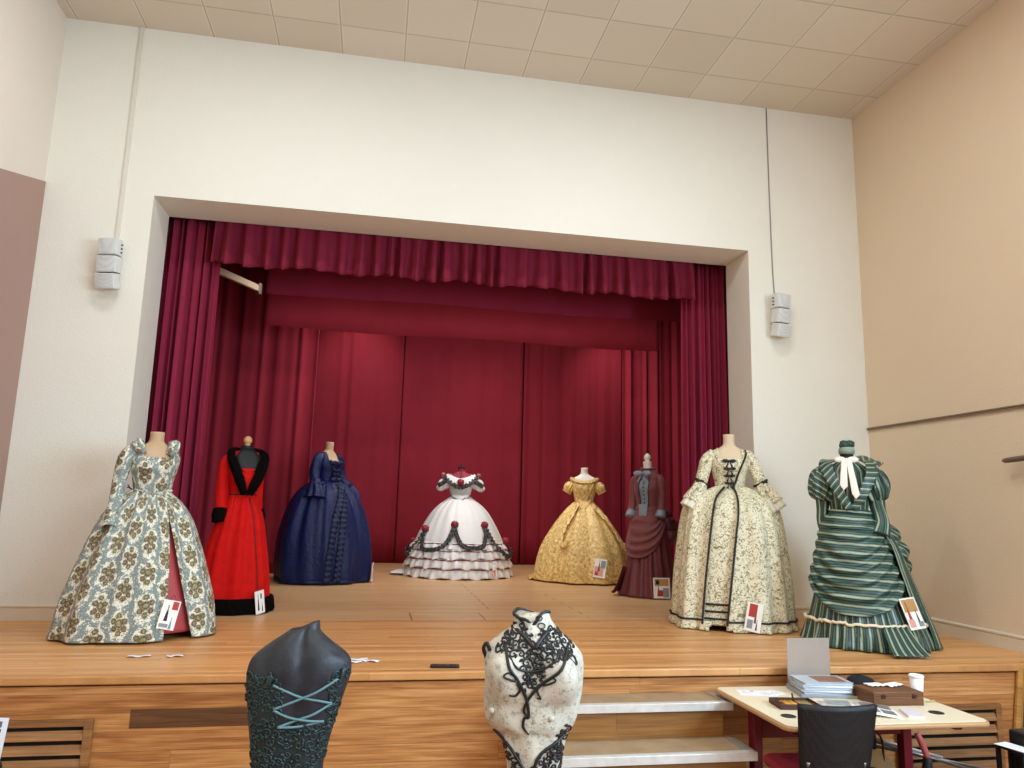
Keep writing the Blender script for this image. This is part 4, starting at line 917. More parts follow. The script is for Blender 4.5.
for x0, x1, l in ((-.02, -.04, -.22), (.015, .045, -.29)): b.plate([(x0-.02, 0), (x0+.02, 0), (x1+.032, l), (x1, l-.035), (x1-.026, l+.01)], .008, Mx @ Matrix.Translation((0, 0, .02)))
b.build('white_bow', mat('ivory satin ribbon', '#e9dfd0', .45, fn=weave('#eae0d2', .04, 50, .8)), g, bevel=.002)
b = MB(); r = random.Random(8)
for k, (x, y, z, q) in enumerate(((.20, .20, .95, .12), (.27, .22, .84, .14), (.33, .18, .72, .13), (.20, .32, .77, .15), (.36, .22, .60, .12))):
    sf = Surf([(-q*.9, q*.35, q*.35), (-q*.5, q*.85, q*.8), (0, q, q*.95), (q*.5, q*.8, q*.8), (q*.85, q*.3, q*.3)], 14, 44, mod=lambda a, u: .012*sin(6*a+8*u)); b.grid(sf.P, True, 0, sf.uv, None, False, Matrix.Translation((x, y, z)), (True, True))
b.build('bustle_puffs', M_STRB, g)
pl = Surf([(.20, .455, .43, .05, .03), (.4, .405, .385, .05, .03), (.6, .355, .34, .04, .03), (.8, .30, .285, .03, .03), (.98, .20, .18)], 20, 40, mod=lambda a, u: .012+.004*sin(30*a), arange=lambda z: (radians(50), radians(74))); pl.mesh('side_panel', M_STRV, g)
tr = Surf([(.012, .55, .54, .06, .06), (.12, .52, .51, .06, .06), (.3, .46, .45, .06, .06), (.5, .40, .39, .05, .05), (.7, .34, .33, .04, .05), (.8, .30, .29, .03, .05)], 26, 90, mod=folds(88, 26, .03, .004), arange=lambda z: (radians(70), radians(215))); tr.mesh('train', M_STRV, g)
b = MB(); bow_mb(b, frame((.245, .08, 1.03), (.9, -.3, .2)), .05); b.build('back_bow', M_CREAMT, g)
b = MB(); P = np.array([[(.13+.19*v+.07*u*(v-.2)+.05*u, -.44+.10*v-.19*u, .012+.17*(1-u)**1.3+.012*abs(sin(15*v))) for v in np.linspace(0, 1, 26)] for u in np.linspace(0, 1, 10)]); uvp = np.array([[(.3*v, .25*u) for v in np.linspace(0, 1, 27)] for u in np.linspace(0, 1, 10)]); b.grid(P, False, 0, uvp); b.build('sash_end', M_STRV, g, solid=.006)
card(L, R_, sk, radians(42), .29, .15, .235, [(M_PGOLD, rect(0, .5, .85, .4)), (M_PRED, fig(-.45, -.05, .8, .6)), (M_PPINK, rect(-.5, -.6, .35, .25)), (M_INK, fig(.45, -.3, .5, .5)), (M_PGREY, rect(.6, -.7, .3, .15))], 'red and ochre picture card hanging on the green striped gown', .075, roll=6)
# ================================================================ foreground busts
def bust_surf(rows, cx, cy, depth, mod, zmod=None, nr=70, nc=120):
    pr = []
    for z, xl, xr in rows: pr.append((z, (xr-xl)/2, depth(z, (xr-xl)/2), (xl+xr)/2-cx, 0))
    return Surf(pr, nr, nc, mod=mod, zmod=zmod)
def gauss(a, u, a0, u0, sa, su): return math.exp(-((a-a0)/sa)**2-((u-u0)/su)**2)
def scroll_on(mb, sf, x, z, r, turns=1.4, hand=1, ph=0.0, rad=.003, off=.002, leaf=True):
    """a curling tendril pressed on the surface around local x, z"""
    def pos(px, pz):
        row = sf.row(min(1, max(0, sf.uz(pz)))); s = max(-.98, min(.98, (px-row[3])/row[1])); return tuple(sf.pt(math.asin(s), pz, off))
    pts = []
    for t in np.linspace(0, 1, 20):
        a = ph+hand*t*turns*2*pi; q = r*(1-.85*t); pts.append(pos(x+q*cos(a), z+q*sin(a)))
    mb.tube(pts, [rad*(1-.4*t) for t in np.linspace(0, 1, 20)], 5, 20, cr=False)
    if leaf:
        for k in (0, 1.2):
            a = ph+k; e = [pos(x+q*cos(a+w)*r, z+q*sin(a+w)*r) for q, w in ((1.0, 0), (1.35, .15), (1.7, .5))]
            mb.tube(e, [rad*.6, rad*1.5, rad*.4], 5, 8)
def xs(sf, x, z):
    row = sf.row(sf.uz(z)); return math.asin(max(-.985, min(.985, (x-row[3])/row[1])))

# black bust seen from the back, laced across
CX, CY = -.225, 2.8
g = thing('bust_sculpture', (CX, CY, -.81), 0, 'black bust sculpture seen from behind, laced with teal cord', 'bust', 'bust sculptures in front of the stage')
rows = [(-.16, -.39, -.10), (-.05, -.375, -.115), (.10, -.363, -.125), (.16, -.368, -.117), (.256, -.383, -.094), (.355, -.398, -.066), (.41, -.402, -.050), (.45, -.396, -.050), (.475, -.382, -.062), (.497, -.358, -.088), (.522, -.324, -.122), (.545, -.289, -.150), (.560, -.268, -.163), (.568, -.256, -.166), (.574, -.250, -.168)]
rows = [(z+.81, a, b) for z, a, b in rows]
def dep(z, hw): return .085*(hw/.17)**.8+.01
def bmod(a, u):
    return -.014*gauss(a, u, .05, .55, .16, .4)+.012*gauss(a, u, -.6, .72, .4, .13)+.012*gauss(a, u, .65, .72, .4, .13)
sf = bust_surf(rows, CX, CY, dep, bmod, lambda a, u: .018*sin(a)*max(0, (u-.88)/.12))
def leather(t):
    o = t.obj(); k = t.noise(o, 7, 4, .6); f = t.noise(o, 60, 4, .7)
    return t.mix(t.sstep(k, .35, .7), c('#1b1c21'), c('#34373f')), f
M_LEATH = mat('blackened leather', rough=.45, fn=leather, bump=.35, dist=.004)
M_VERDI = mat('dark teal tooled leather', '#26403f', .4, spec=.5, fn=weave('#1d3232', .3, 60, .6), bump=.3)
M_VERDI2 = mat('deep teal black leather', '#1c2729', .45, fn=weave('#1d292b', .3, 60, .6), bump=.4)
M_CORD = mat('pale teal cord', '#5f8287', .5)
b = MB(); b.grid(sf.P, True, 0, sf.uv, None, False, None, (True, True)); b.build('torso', M_LEATH, g)
def XB(px, py): return (-.40+(px-247)*.003346)*.965-CX, 1+(.456-(py-660)*.00333-1)*.965+.81
pan = MB(); r = random.Random(5)
for i in range(900):
    pass
spots = []
for i in range(4000):
    px, py = r.uniform(246, 350), r.uniform(672, 800)
    left = px < 281+ (py-690)*.05 and py > 676
    right = px > 333-(py-676)*.12 and py > 674 and px > 322
    low = py > 729
    if not (left or right or low): continue
    if any((px-a)**2+(py-b_)**2 < 7.6**2 for a, b_ in spots): continue
    spots.append((px, py))
for px, py in spots:
    x, z = XB(px, py)
    if abs(x-sf.row(sf.uz(z))[3]) > sf.row(sf.uz(z))[1]*.96: continue
    scroll_on(pan, sf, x, z, .0145*r.uniform(.8, 1.15), 1.3, r.choice((-1, 1)), r.uniform(0, 6), .0036)
pan.build('scrollwork', M_VERDI, g)
base = MB()
uvz = []
for (k0, poly) in ((0, 0), (1, 1)):
    n = 26; P = np.zeros((n, 8, 3))
    for i in range(n):
        py = 676+(800-676)*i/(n-1)
        for j in range(8):
            v = j/7
            x0, x1 = ((247.5, 282) if k0 == 0 else (334-(py-676)*.10, 349-(py-676)*.28))
            x, z = XB(x0+(x1-x0)*v, py); P[i, j] = sf.pt(xs(sf, x, z), z, .0008)
    base.grid(P)
P = np.array([[sf.pt(xs(sf, XB(px, py)[0], XB(px, py)[1]), XB(px, py)[1], .0006) for px in np.linspace(278, 330-(py-729)*.15, 12)] for py in np.linspace(729, 800, 16)])
base.grid(P); base.build('side_panel', M_VERDI2, g)
lc = MB()
for path in ([(274, 685), (300, 697), (320, 702), (332, 706)], [(337, 681), (318, 692), (300, 700), (276, 709)], [(276, 710), (290, 717), (308, 721), (325, 724)], [(332, 706), (315, 715), (298, 721), (281, 727)], [(281, 727), (300, 727), (325, 723.5)]):
    lc.tube([tuple(sf.pt(xs(sf, XB(*q)[0], XB(*q)[1]), XB(*q)[1], .006)) for q in path], .0042, 8, 26)
lc.build('lacing_cord', M_CORD, g)
for px, py, s in ((270, 680, 1), (341, 676, -1)):
    b = MB(); x, z = XB(px, py); p = sf.pt(xs(sf, x, z), z, .006); n = sf.normal(xs(sf, x, z), z)
    b.plate([(-.010, -.018), (.006, -.014), (.013, .008), (.010, .020), (-.006, .014)], .007, frame(p, n)); b.build('eyelet_leaf', M_VERDI, g, bevel=.003)
b = MB(); b.lathe([(.12, 0), (.12, .02), (.02, .035), (.018, .66)], 24); b.build('stand', M_BLACKP, g)

# white bust seen from the front with black filigree
CX, CY = .61, 2.8
g = thing('bust_sculpture', (CX, CY, -.81), 0, 'white cracked bust sculpture with black filigree collar, seen from the front', 'bust', 'bust sculptures in front of the stage')
rows = [(-.16, .495, .75), (0, .515, .722), (.09, .521, .716), (.15, .506, .727), (.20, .492, .738), (.222, .462, .757), (.248, .441, .772), (.28, .432, .782), (.31, .428, .788), (.34, .427, .791), (.40, .428, .795), (.458, .427, .794), (.49, .434, .780), (.515, .450, .755), (.54, .482, .72), (.562, .515, .694), (.578, .529, .683), (.594, .533, .670), (.612, .533, .664)]
rows = [(z+.81, a, b) for z, a, b in rows]
def dep(z, hw): return .088*(hw/.18)**.7+.012
u_of = lambda z: (z+.16)/(.612+.16)
def wmod(a, u):
    return .06*gauss(a, u, -.72, u_of(.285), .36, .085)+.06*gauss(a, u, .42, u_of(.27), .36, .085)+.006*gauss(a, u, 0, u_of(.42), .5, .1)+.0025*sin(7*a+19*u)
sf = bust_surf(rows, CX, CY, dep, wmod, lambda a, u: (-.03*math.exp(-((a+.1)/.3)**2)+.012*sin(a*2)) * max(0, (u-.93)/.07))
def cracked(t):
    o = t.obj(); k = t.noise(o, 6, 4, .6); s = t.noise(o, 45, 4, .75); f = t.noise(o, 110, 3)
    col = t.mix(k, c('#b8b1a0'), c('#d8d3c5')); col = t.mix((1.0-t.sstep(s, .38, .5))*.7, col, c('#8d8676'))
    col = t.mix((1.0-t.sstep(f, .30, .36))*.8, col, c('#5c564c'))
    return col, s+f*.5
M_CRACK = mat('cracked white plaster', rough=.5, fn=cracked, bump=.35, dist=.004)
M_FILI = mat('black filigree', '#1b1a1c', .4)
b = MB(); b.grid(sf.P, True, 0, sf.uv, None, False, None, (True, True)); b.build('torso', M_CRACK, g)
def XW(zx, zy):                                               # drawing positions on the chest
    px, py = zx/4.313+460, zy/4.313+590
    return (.428+(px-485.5)*.00379)*.965-CX, 1+(.486-(py-650)*.00353-1)*.965+.81
def on_w(q, off=.003):
    x, z = XW(*q); z = min(z, 1.44); return tuple(sf.pt(xs(sf, x, z), z, off))
fil = MB()
def stroke(path, rad, n=None): fil.tube([on_w(q) for q in path], rad, 6, n or len(path)*7)
stroke([(190, 200), (215, 270), (235, 330), (262, 390), (290, 470), (300, 545), (283, 552), (280, 590), (305, 625)], [.004, .0055, .006, .0055, .006, .005, .005, .005, .003])
stroke([(470, 250), (430, 300), (400, 345), (350, 400), (305, 455), (280, 515), (297, 548)], [.004, .0055, .006, .0055, .006, .005, .004])
stroke([(262, 390), (240, 380), (222, 365), (232, 350), (245, 362)], [.004, .004, .0035, .003, .002]); stroke([(258, 395), (266, 425), (250, 452), (230, 450)], [.005, .005, .004, .003])
stroke([(335, 405), (360, 405), (388, 385), (380, 370), (365, 378)], [.004, .004, .0035, .003, .002]); stroke([(325, 415), (335, 445), (345, 466), (330, 462)], [.005, .004, .003, .002])
stroke([(240, 175), (280, 205), (318, 250), (335, 232), (375, 195), (425, 180)], [.004, .007, .008, .008, .007, .004])
stroke([(225, 280), (255, 330), (300, 350), (350, 340), (395, 300), (425, 260)], .0045)
stroke([(200, 260), (180, 275), (170, 260), (180, 240)], .004); stroke([(450, 285), (480, 325), (492, 300), (470, 275)], .004)
r = random.Random(12); spots = []
for i in range(5000):
    zx, zy = r.uniform(120, 520), r.uniform(140, 860)
    ok = (((zx-235)/55)**2+((zy-205)/75)**2 < 1) or (((zx-425)/75)**2+((zy-235)/62)**2 < 1) or (((zx-312)/40)**2+((zy-330)/100)**2 < 1) or (((zx-285)/45)**2+((zy-255)/45)**2 < 1) or (((zx-375)/45)**2+((zy-260)/45)**2 < 1)
    lo = zy > 610 and (zx < 180+(zy-610)*.62 and zx > 165+(zy-610)*.1) or (zy > 610 and zx > 475-(zy-610)*.85 and zx < 490)
    if not (ok or lo): continue
    if any((zx-a)**2+(zy-b_)**2 < 21**2 for a, b_ in spots): continue
    spots.append((zx, zy))
for zx, zy in spots:
    x, z = XW(zx, zy); row = sf.row(sf.uz(z))
    if abs(x-row[3]) > row[1]*.97 or z > 1.40: continue
    scroll_on(fil, sf, x, z, .0135*r.uniform(.8, 1.15), 1.2, r.choice((-1, 1)), r.uniform(0, 6), .0042, .002)
for sgn, path in ((0, [(175, 620), (215, 660), (245, 700), (270, 740), (300, 790)]), (1, [(470, 640), (420, 670), (375, 700), (345, 735), (330, 790)])): stroke(path, .006)
fil.build('filigree', M_FILI, g)
b = MB(); P = sf.P[-1]; b.tube([tuple(P[j % len(P)]+np.array([0, 0, .002])) for j in range(0, len(P)+1, 2)], .006, 6, cr=False, n=len(P)//2+1)
b.tube([on_w((232, 90)), on_w((262, 130)), on_w((290, 165))], [.007, .006, .002], 6, 14); b.build('collar_edge', M_FILI, g)
b = MB()
for q, rr in (((345, 130), .011), ((357, 163), .012)):
    x, z = XW(*q); p = sf.pt(xs(sf, x, z), z, .003); n = sf.normal(xs(sf, x, z), z); Mx = frame(p, n)
    b.tube([tuple(Mx @ Vector((rr*1.1*cos(a), rr*.8*sin(a), 0))) for a in np.linspace(0, 2*pi, 18)], .002, 6, 18, cr=False)
b.build('collar_ring', M_FILI, g)
for q in ((157, 530), (395, 555)):
    b = MB(); p = on_w(q, .002); b.ball(p, (.011, .012, .011), 12, 8); b.build('nipple', M_CRACK, g)
b = MB(); b.tube([(.428-CX+.003, -.01, 1.27), (.418-CX, -.02, 1.305), (.428-CX, -.03, 1.325), (.44-CX, -.03, 1.30)], .007, 8, 16); b.build('shoulder_edge', M_FILI, g)
b = MB(); b.lathe([(.12, 0), (.12, .02), (.02, .035), (.018, .66)], 24); b.build('stand', M_BLACKP, g)

# ================================================================ table and what lies on it
ZT = -.10
def rounded(x0, y0, x1, y1, r, n=6):
    o = []
    for cx_, cy_, a in ((x1-r, y0+r, -pi/2), (x1-r, y1-r, 0), (x0+r, y1-r, pi/2), (x0+r, y0+r, pi)):
        for k in range(n+1): o.append((cx_+r*cos(a+k*pi/2/n), cy_+r*sin(a+k*pi/2/n)))
    return o
g = thing('folding_table', (2.825, 4.25, -.81), 0, 'pale laminate desk on a dark red frame beside the steps', 'table')
HT = ZT+.81
M_LAM = mat('pale cream laminate', '#e2d3b4', .35, spec=.5, fn=lambda t: (t.mix(t.noise(t.obj(), 60, 3), c('#e0d0b0'), c('#ecdfc4')), None))
M_LAME = mat('beech table edging', '#b98f62', .45)
M_REDM = mat('dark red painted steel', '#6a1320', .4)
b = MB(); b.plate(rounded(-.612, -.437, .612, .437, .05), .004, Matrix.Translation((0, 0, HT-.004))); b.build('tabletop', M_LAM, g, False, bevel=.002)
b = MB(); b.plate(rounded(-.625, -.45, .625, .45, .06), .024, Matrix.Translation((0, 0, HT-.0285))); b.build('edging', M_LAME, g, False, bevel=.008)
for s in (-1, 1):
    b = MB(); b.box((s*.50-.03, .10, .05), (s*.50+.03, .17, HT-.07)); b.box((s*.50-.025, -.33, HT-.075), (s*.50+.025, .36, HT-.03)); b.box((s*.50-.03, -.38, .0), (s*.50+.03, .40, .05)); b.build('leg', M_REDM, g, False, bevel=.008)
b = MB(); b.box((-.47, .115, HT-.22), (.47, .155, HT-.12)); b.build('crossbar', M_REDM, g, False, bevel=.004)
for x, y in ((-.50, -.245), (.425, -.25)):
    b = MB(); b.lathe([(.042, 0), (.042, .002), (.037, .003), (.035, .0015)], 24, (x, y, HT)); b.build('cable_port', M_BLACKP, g)
# chair pushed under the table, back to us
g = thing('chair', (2.44, 3.93, -.81), -6, 'black backed chair with dark red seat pushed under the desk', 'chair')
M_MESH = mat('black mesh plastic', '#16161a', .55, fn=lambda t: (t.mix(t.sstep(t.voro(t.obj(), 90, rand=0.0), .25, .4), c('#1d1d21'), c('#0e0e11')), t.voro(t.obj(), 90, rand=0.0)), bump=.3)
P = np.array([[(x*(.19+.025*u)+.0, -.24-.05*(1-u)*0-.045*x*x*-1*1.0-.06*u+.0, .50+.015*x*x+.345*u-.012*x*x*u) for x in np.linspace(-1, 1, 17)] for u in np.linspace(0, 1, 14)])
b = MB(); b.grid(P); b.build('backrest', M_MESH, g, solid=.022, bevel=.005)
b = MB(); b.plate(rounded(-.22, -.20, .22, .24, .07), .05, Matrix.Translation((0, 0, .42))); b.build('seat', mat('dark red seat fabric', '#8c1c2a', .8, fn=weave('#8a1b2a', .1)), g, True, bevel=.018, auto=40)
M_CHR = mat('chair steel', '#8b8b8e', .3, .8)
for s in (-1, 1):
    b = MB(); b.tube([(s*.15, -.215, .56), (s*.15, -.18, .43), (s*.17, -.23, .01)], .011, 10, 20); b.build('leg', M_CHR, g)
    b = MB(); b.tube([(s*.15, -.2, .405), (s*.15, .18, .405), (s*.17, .22, .01)], .011, 10, 24, cr=False); b.build('leg', M_CHR, g)

def item(name, x, y, rot, label, cat, group=None, z=ZT): return thing(name, (x, y, z), rot, label, cat, group)
M_PAPER = mat('white paper', '#eeecec', .6); M_PLASTIC = mat('clear grey plastic', '#b9c0c8', .25, spec=.6)
# pastel tray
g = item('pastel_tray', 2.48, 4.20, -7, 'open brown tray of coloured pastel sticks on the desk', 'tray')
M_TRAY = mat('dark brown tray wood', '#4b2c1f', .5, fn=weave('#4a2b1e', .2))
b = MB(); b.box((-.12, -.085, 0), (.12, .085, .008)); b.box((-.12, -.085, .008), (.12, -.077, .03)); b.box((-.12, .077, .008), (.12, .085, .03)); b.box((-.12, -.077, .008), (-.112, .077, .03)); b.box((.112, -.077, .008), (.12, .077, .03)); b.build('tray', M_TRAY, g, False, bevel=.002)
b = MB(); b.box((-.111, -.076, .0082), (.111, .076, .012)); b.build('lining', mat('tan tray lining', '#a97850', .7), g, False)
for k, (x, col) in enumerate(((-.095, '#2c1c18'), (-.062, '#d9a53c'), (-.044, '#d8a848'), (-.026, '#d4912f'), (-.008, '#e0b35c'), (.024, '#b49a62'), (.042, '#b88a58'), (.060, '#8f9a68'), (.077, '#8a9c6f'), (.098, '#5a2018'))):
    b = MB(); ln = .035 if k in (0, 9) else .06; b.tube([(x, -ln, .019), (x, ln*.7, .019)], .0068, 8); b.build('pastel', mat('pastel %s' % col[1:], col, .8), g)
o = item('pencil', 2.485, 4.215, 0, 'dark pencil standing up in the pastel tray', 'pencil', z=ZT+.012); b = MB(); b.tube([(0, 0, 0), (-.006, .01, .055)], .005, 6); b.build('barrel', M_INK, o)
# sketch papers
for k, (x, y, ro, w, h, lab) in enumerate(((2.40, 4.52, -14, .20, .14, 'faint blue sketch on white paper at the far left of the desk'), (2.50, 4.50, 22, .17, .12, 'white sketch sheet overlapping another, left of the pastel tray'))):
    g = item('sketch_paper', x, y, ro, lab, 'paper', 'sketch sheets on the desk', ZT+.0008*k)
    b = MB(); b.plate(rect(0, 0, w/2, h/2), .0006, Matrix.Identity(4)); b.build('sheet', M_PAPER, g, False)
    b = MB(); r = random.Random(k)
    for q in range(9): x0, y0 = r.uniform(-.3, .3)*w, r.uniform(-.35, .35)*h; b.tube([(x0, y0, .0008), (x0+r.uniform(-.03, .03), y0+r.uniform(-.03, .03), .0008), (x0+r.uniform(-.04, .04), y0+.01, .0008)], .0008, 4, 8)
    b.build('drawing', mat('lavender pencil', '#9aa0bc', .7), g)
# stack of folders
g = item('file_tray', 2.83, 4.475, -10, 'grey plastic file tray under the stack of folders', 'tray')
b = MB(); b.box((-.175, -.125, 0), (.175, .125, .004)); b.box((-.175, -.125, .004), (-.171, .125, .03)); b.box((.171, -.125, .004), (.175, .125, .03)); b.box((-.171, .121, .004), (.171, .125, .03)); b.box((-.171, -.125, .004), (.171, -.121, .018)); b.build('tray', mat('smoky plastic', '#8d9094', .3), g, False, bevel=.002)
names = ['lowest', 'second lowest', 'third', 'fourth', 'second from the top', 'topmost']
r = random.Random(4); z = ZT+.0045
for k in range(6):
    th = .012+.003*r.random(); g = item('document_folder', 2.83+r.uniform(-.008, .008), 4.475+r.uniform(-.006, .006), -10+r.uniform(-3.5, 3.5), 'clear plastic folder of papers, %s in the stack on the desk' % names[k], 'folder', 'stacked document folders', z)
    b = MB(); P = rounded(-.158, -.11, .158, .11, .01, 2); b.plate(P, .0015, Matrix.Identity(4)); b.plate(P, .0015, Matrix.Translation((0, 0, th-.0015))); b.build('cover', M_PLASTIC, g, False)
    b = MB(); b.plate(rounded(-.152, -.106, .15, .104, .004, 2), th-.0032, Matrix.Translation((0, 0, .0016))); b.build('papers', M_PAPER if k % 2 == 0 else mat('grey blue papers', '#c3cad6', .6), g, False)
    if k == 5: b = MB(); b.plate(rounded(-.05, -.08, .13, .09, .004, 2), .0008, Matrix.Translation((0, 0, th))); b.build('cover_sheet', mat('brown cover print', '#8a6350', .5), g, False)
    z += th+.0006
g = item('acrylic_panel', 2.86, 4.655, 0, 'upright frosted grey plastic panel behind the folder stack', 'panel')
b = MB(); b.box((-.152, 0, .0), (.152, .004, .305)); b.build('panel', mat('frosted acrylic', '#b3a59a', .35, alpha=.72, spec=.5), g, False)
b = MB(); b.box((-.152, -.03, 0), (.152, .0, .004)); b.build('foot', M_PLASTIC, g, False)
# brochures
g = item('brochure', 2.82, 4.09, -22, 'open white brochure with dark photographs on the desk', 'brochure')
b = MB(); P = np.array([[(x, y, .008+.012*(1-abs(abs(x)/.15-.35)*1.5) if abs(x) > .005 else .007) for x in np.linspace(-.2, .2, 21)] for y in (-.145, 0, .145)]); b.grid(P); b.build('pages', M_PAPER, g, solid=.003)
b = MB(); zf = lambda x: .0085+.012*(1-abs(abs(x)/.15-.35)*1.5)
for x0, x1, y0, y1 in ((.02, .10, .03, .12), (.11, .185, .03, .12), (.02, .10, -.09, .0), (.11, .185, -.09, .0), (-.18, -.03, -.12, -.03)):
    P = np.array([[(x, y, zf(x)+.0006) for x in np.linspace(x0, x1, 6)] for y in (y0, y1)]); b.grid(P)
b.build('photographs', mat('grey photo print', '#5f5f60', .5, fn=lambda t: (t.mix(t.noise(t.obj(), 30, 3), c('#38383a'), c('#a29a90')), None)), g)
b = MB()
for k in range(7): b.plate(rect(-.105, .11-.019*k, .07, .004), .0006, Matrix.Translation((0, 0, .0215)))
b.build('text_lines', M_PGREY, g, False)
g = item('notebook', 3.01, 4.02, -20, 'pale notebook lying right of the open brochure, in front of the wooden box', 'book', z=ZT)
b = MB(); b.box((.03, -.10, 0), (.12, .06, .012)); b.build('cover', mat('pale mauve paper', '#d3c9d2', .6), g, False, bevel=.001)
# wooden box, its clasps, tissues, cap and cup
g = item('wooden_box', 3.135, 4.255, -2, 'brown wooden box with two clasps on the desk', 'box')
M_BOX = mat('mid brown box wood', rough=.5, fn=wood(2, 0, .3, 3, '#8a5c3a', '#714728', '#54331c', .2, .001), bump=.1)
b = MB(); b.box((-.162, -.1, 0), (.162, .1, .052)); b.build('body', M_BOX, g, False, bevel=.003)
b = MB(); b.box((-.162, -.1, .0525), (.162, .1, .078)); b.build('lid', M_BOX, g, False, bevel=.003)
for s in (-1, 1): b = MB(); b.box((s*.1-.014, -.1035, .042), (s*.1+.014, -.1, .064)); b.box((s*.1-.006, -.1055, .046), (s*.1+.006, -.1035, .058)); b.build('clasp', mat('dark bronze', '#3d2415', .4, .5), g, False, bevel=.001)
for k, (x, y, s, lab) in enumerate(((3.09, 4.345, 1, 'white crumpled tissue on the wooden box next to the cap'), (3.21, 4.34, 1.2, 'white crumpled tissue on the wooden box next to the cup'))):
    g = item('tissue', x, y-.03, 20*k, lab, 'tissue', 'tissues on the wooden box', ZT+.078)
    r = random.Random(k); b = MB(); P = np.array([[(u*.055*s, v*.035, .004+.018*abs(sin(5*u+3*v+k))*(1-.6*max(abs(u), abs(v)))) for u in np.linspace(-1, 1, 16)] for v in np.linspace(-1, 1, 12)]); b.grid(P); b.build('sheet', M_PAPER, g, solid=.001)
g = item('cap', 3.125, 4.50, 10, 'black cap lying behind the wooden box', 'cap')
M_CAP = mat('black cotton', '#15151a', .85)
sf = Surf([(0, .092, .10), (.03, .094, .102), (.065, .085, .09), (.088, .06, .065), (.10, .02, .02), (.102, .004, .004)], 20, 40, mod=lambda a, u: .004*sin(6*a)*u); b = MB(); b.grid(sf.P, True, 0, sf.uv, None, False, None, (True, True)); b.build('crown', M_CAP, g)
b = MB(); P = np.array([[(sin(a)*(.088+.0*q)*(1), -.09*cos(a)-.075*q*cos(a*.9)+.0, .006+.012*(1-q)*cos(a)) for a in np.linspace(-1.1, 1.1, 14)] for q in np.linspace(0, 1, 6)]); b.grid(P, M=Matrix.Rotation(radians(150), 4, 'Z')); b.build('peak', M_CAP, g, solid=.004)
b = MB(); b.plate(rect(0, 0, .018, .007), .001, frame((.04, -.0955, .035), (.4, -1, .25))); b.build('badge', mat('gold thread', '#b59a4a', .5), g, False)
g = item('paper_cup', 3.405, 4.345, 0, 'white paper cup with lid standing behind the wooden box', 'cup')
b = MB(); b.lathe([(.03, 0), (.031, .002), (.041, .122)], 28); b.build('cup', M_PAPER, g)
b = MB(); b.lathe([(.0425, .118), (.045, .121), (.045, .129), (.041, .134), (.038, .133), (.037, .129)], 28); b.build('lid', mat('white cup lid', '#f1efe8', .4), g)
g = item('elastic_band', 3.39, 4.22, 0, 'yellow rubber bands beside the cup at the desk edge', 'rubber band')
b = MB()
for q, w in ((0, 0), (.018, .9)): b.tube([(.026*cos(a)+q, .017*sin(a+w), .004+.002*sin(3*a)+.003*(q > 0)) for a in np.linspace(0, 2*pi, 26)], .0022, 6, 26, cr=False)
b.build('band', mat('yellow rubber', '#c9b27a', .6), g)

# ================================================================ things under and beside the desk
ZF = -.81
g = thing('tote_bag', (3.03, 4.40, ZF), -8, 'tan tote bag with dark sides under the desk', 'bag')
M_TAN = mat('tan canvas', '#8b6f4a', .7, fn=weave('#8a6e49', .1)); M_BAGD = mat('dark brown leather', '#2a1c14', .5)
def arch(r0, r1, h0, h1, n=24): return [(r1*cos(a), h1*sin(a)) for a in np.linspace(0, pi, n)]+[(r0*cos(a), h0*sin(a)) for a in np.linspace(pi, 0, n)]
b = MB(); b.plate([(.24*cos(a), .40*sin(a)) for a in np.linspace(0, pi, 26)], .16, Matrix.Translation((0, .09, .002)) @ Matrix.Rotation(pi/2, 4, 'X')); b.build('body', M_BAGD, g, False, bevel=.02)
for y in (-.088, .12):
    b = MB(); b.plate(arch(.17, .25, .33, .43), .022, Matrix.Translation((0, y, .002)) @ Matrix.Rotation(pi/2, 4, 'X')); b.build('arched_panel', M_TAN, g, False, bevel=.005)
b = MB(); b.tube([(-.09, -.10, .36), (-.07, -.12, .50), (0, -.12, .56), (.07, -.12, .50), (.09, -.10, .36)], (.010, .006), 8, 30); b.build('handle', M_BAGD, g)
g = thing('tripod', (3.30, 4.60, -.60), 0, 'folded grey metal tripod leaning beside the desk leg', 'tripod')
M_STEEL = mat('grey brushed steel', '#8f9094', .35, .6)
for (p, q, rr, m) in (((-.10, -.02, .16), (1.0, -.24, -.03), .010, M_STEEL), ((-.06, -.04, .20), (.38, -.10, .09), .008, M_ALU), ((-.08, -.05, .19), (.66, -.2, .0), .009, M_STEEL)):
    b = MB(); b.tube([p, q], rr, 10); b.build('leg', m, g)
b = MB(); b.box((-.14, -.07, .14), (-.06, .01, .23)); b.build('head', M_BLACKP, g, False, bevel=.01)
g = thing('storage_crate', (3.60, 4.17, ZF), -6, 'grey plastic crate on the floor below the tripod', 'crate')
b = MB(); b.box((-.14, -.12, 0), (.12, .12, .01)); b.box((-.14, -.12, .01), (-.13, .12, .26)); b.box((.11, -.12, .01), (.12, .12, .26)); b.box((-.13, -.12, .01), (.11, -.11, .26)); b.box((-.13, .11, .01), (.11, .12, .26)); b.build('tub', mat('grey green plastic', '#5d625c', .5), g, False, bevel=.006)
b = MB(); b.box((-.15, -.13, .262), (.13, -.115, .272)); b.box((-.15, .115, .262), (.13, .13, .272)); b.box((-.15, -.115, .262), (-.125, .115, .272)); b.box((.105, -.115, .262), (.13, .115, .272)); b.build('rim', mat('grey plastic rim', '#6c716b', .5), g, False)
g = thing('umbrella', (3.43, 4.32, ZF), 0, 'folded umbrella with red handle standing beside the crate', 'umbrella')
b = MB(); b.tube([(0, 0, .36), (-.03, .01, .45), (-.05, .02, .50)], [.018, .02, .016], 12, 14); b.build('handle', mat('coral red handle', '#c0605a', .4), g)
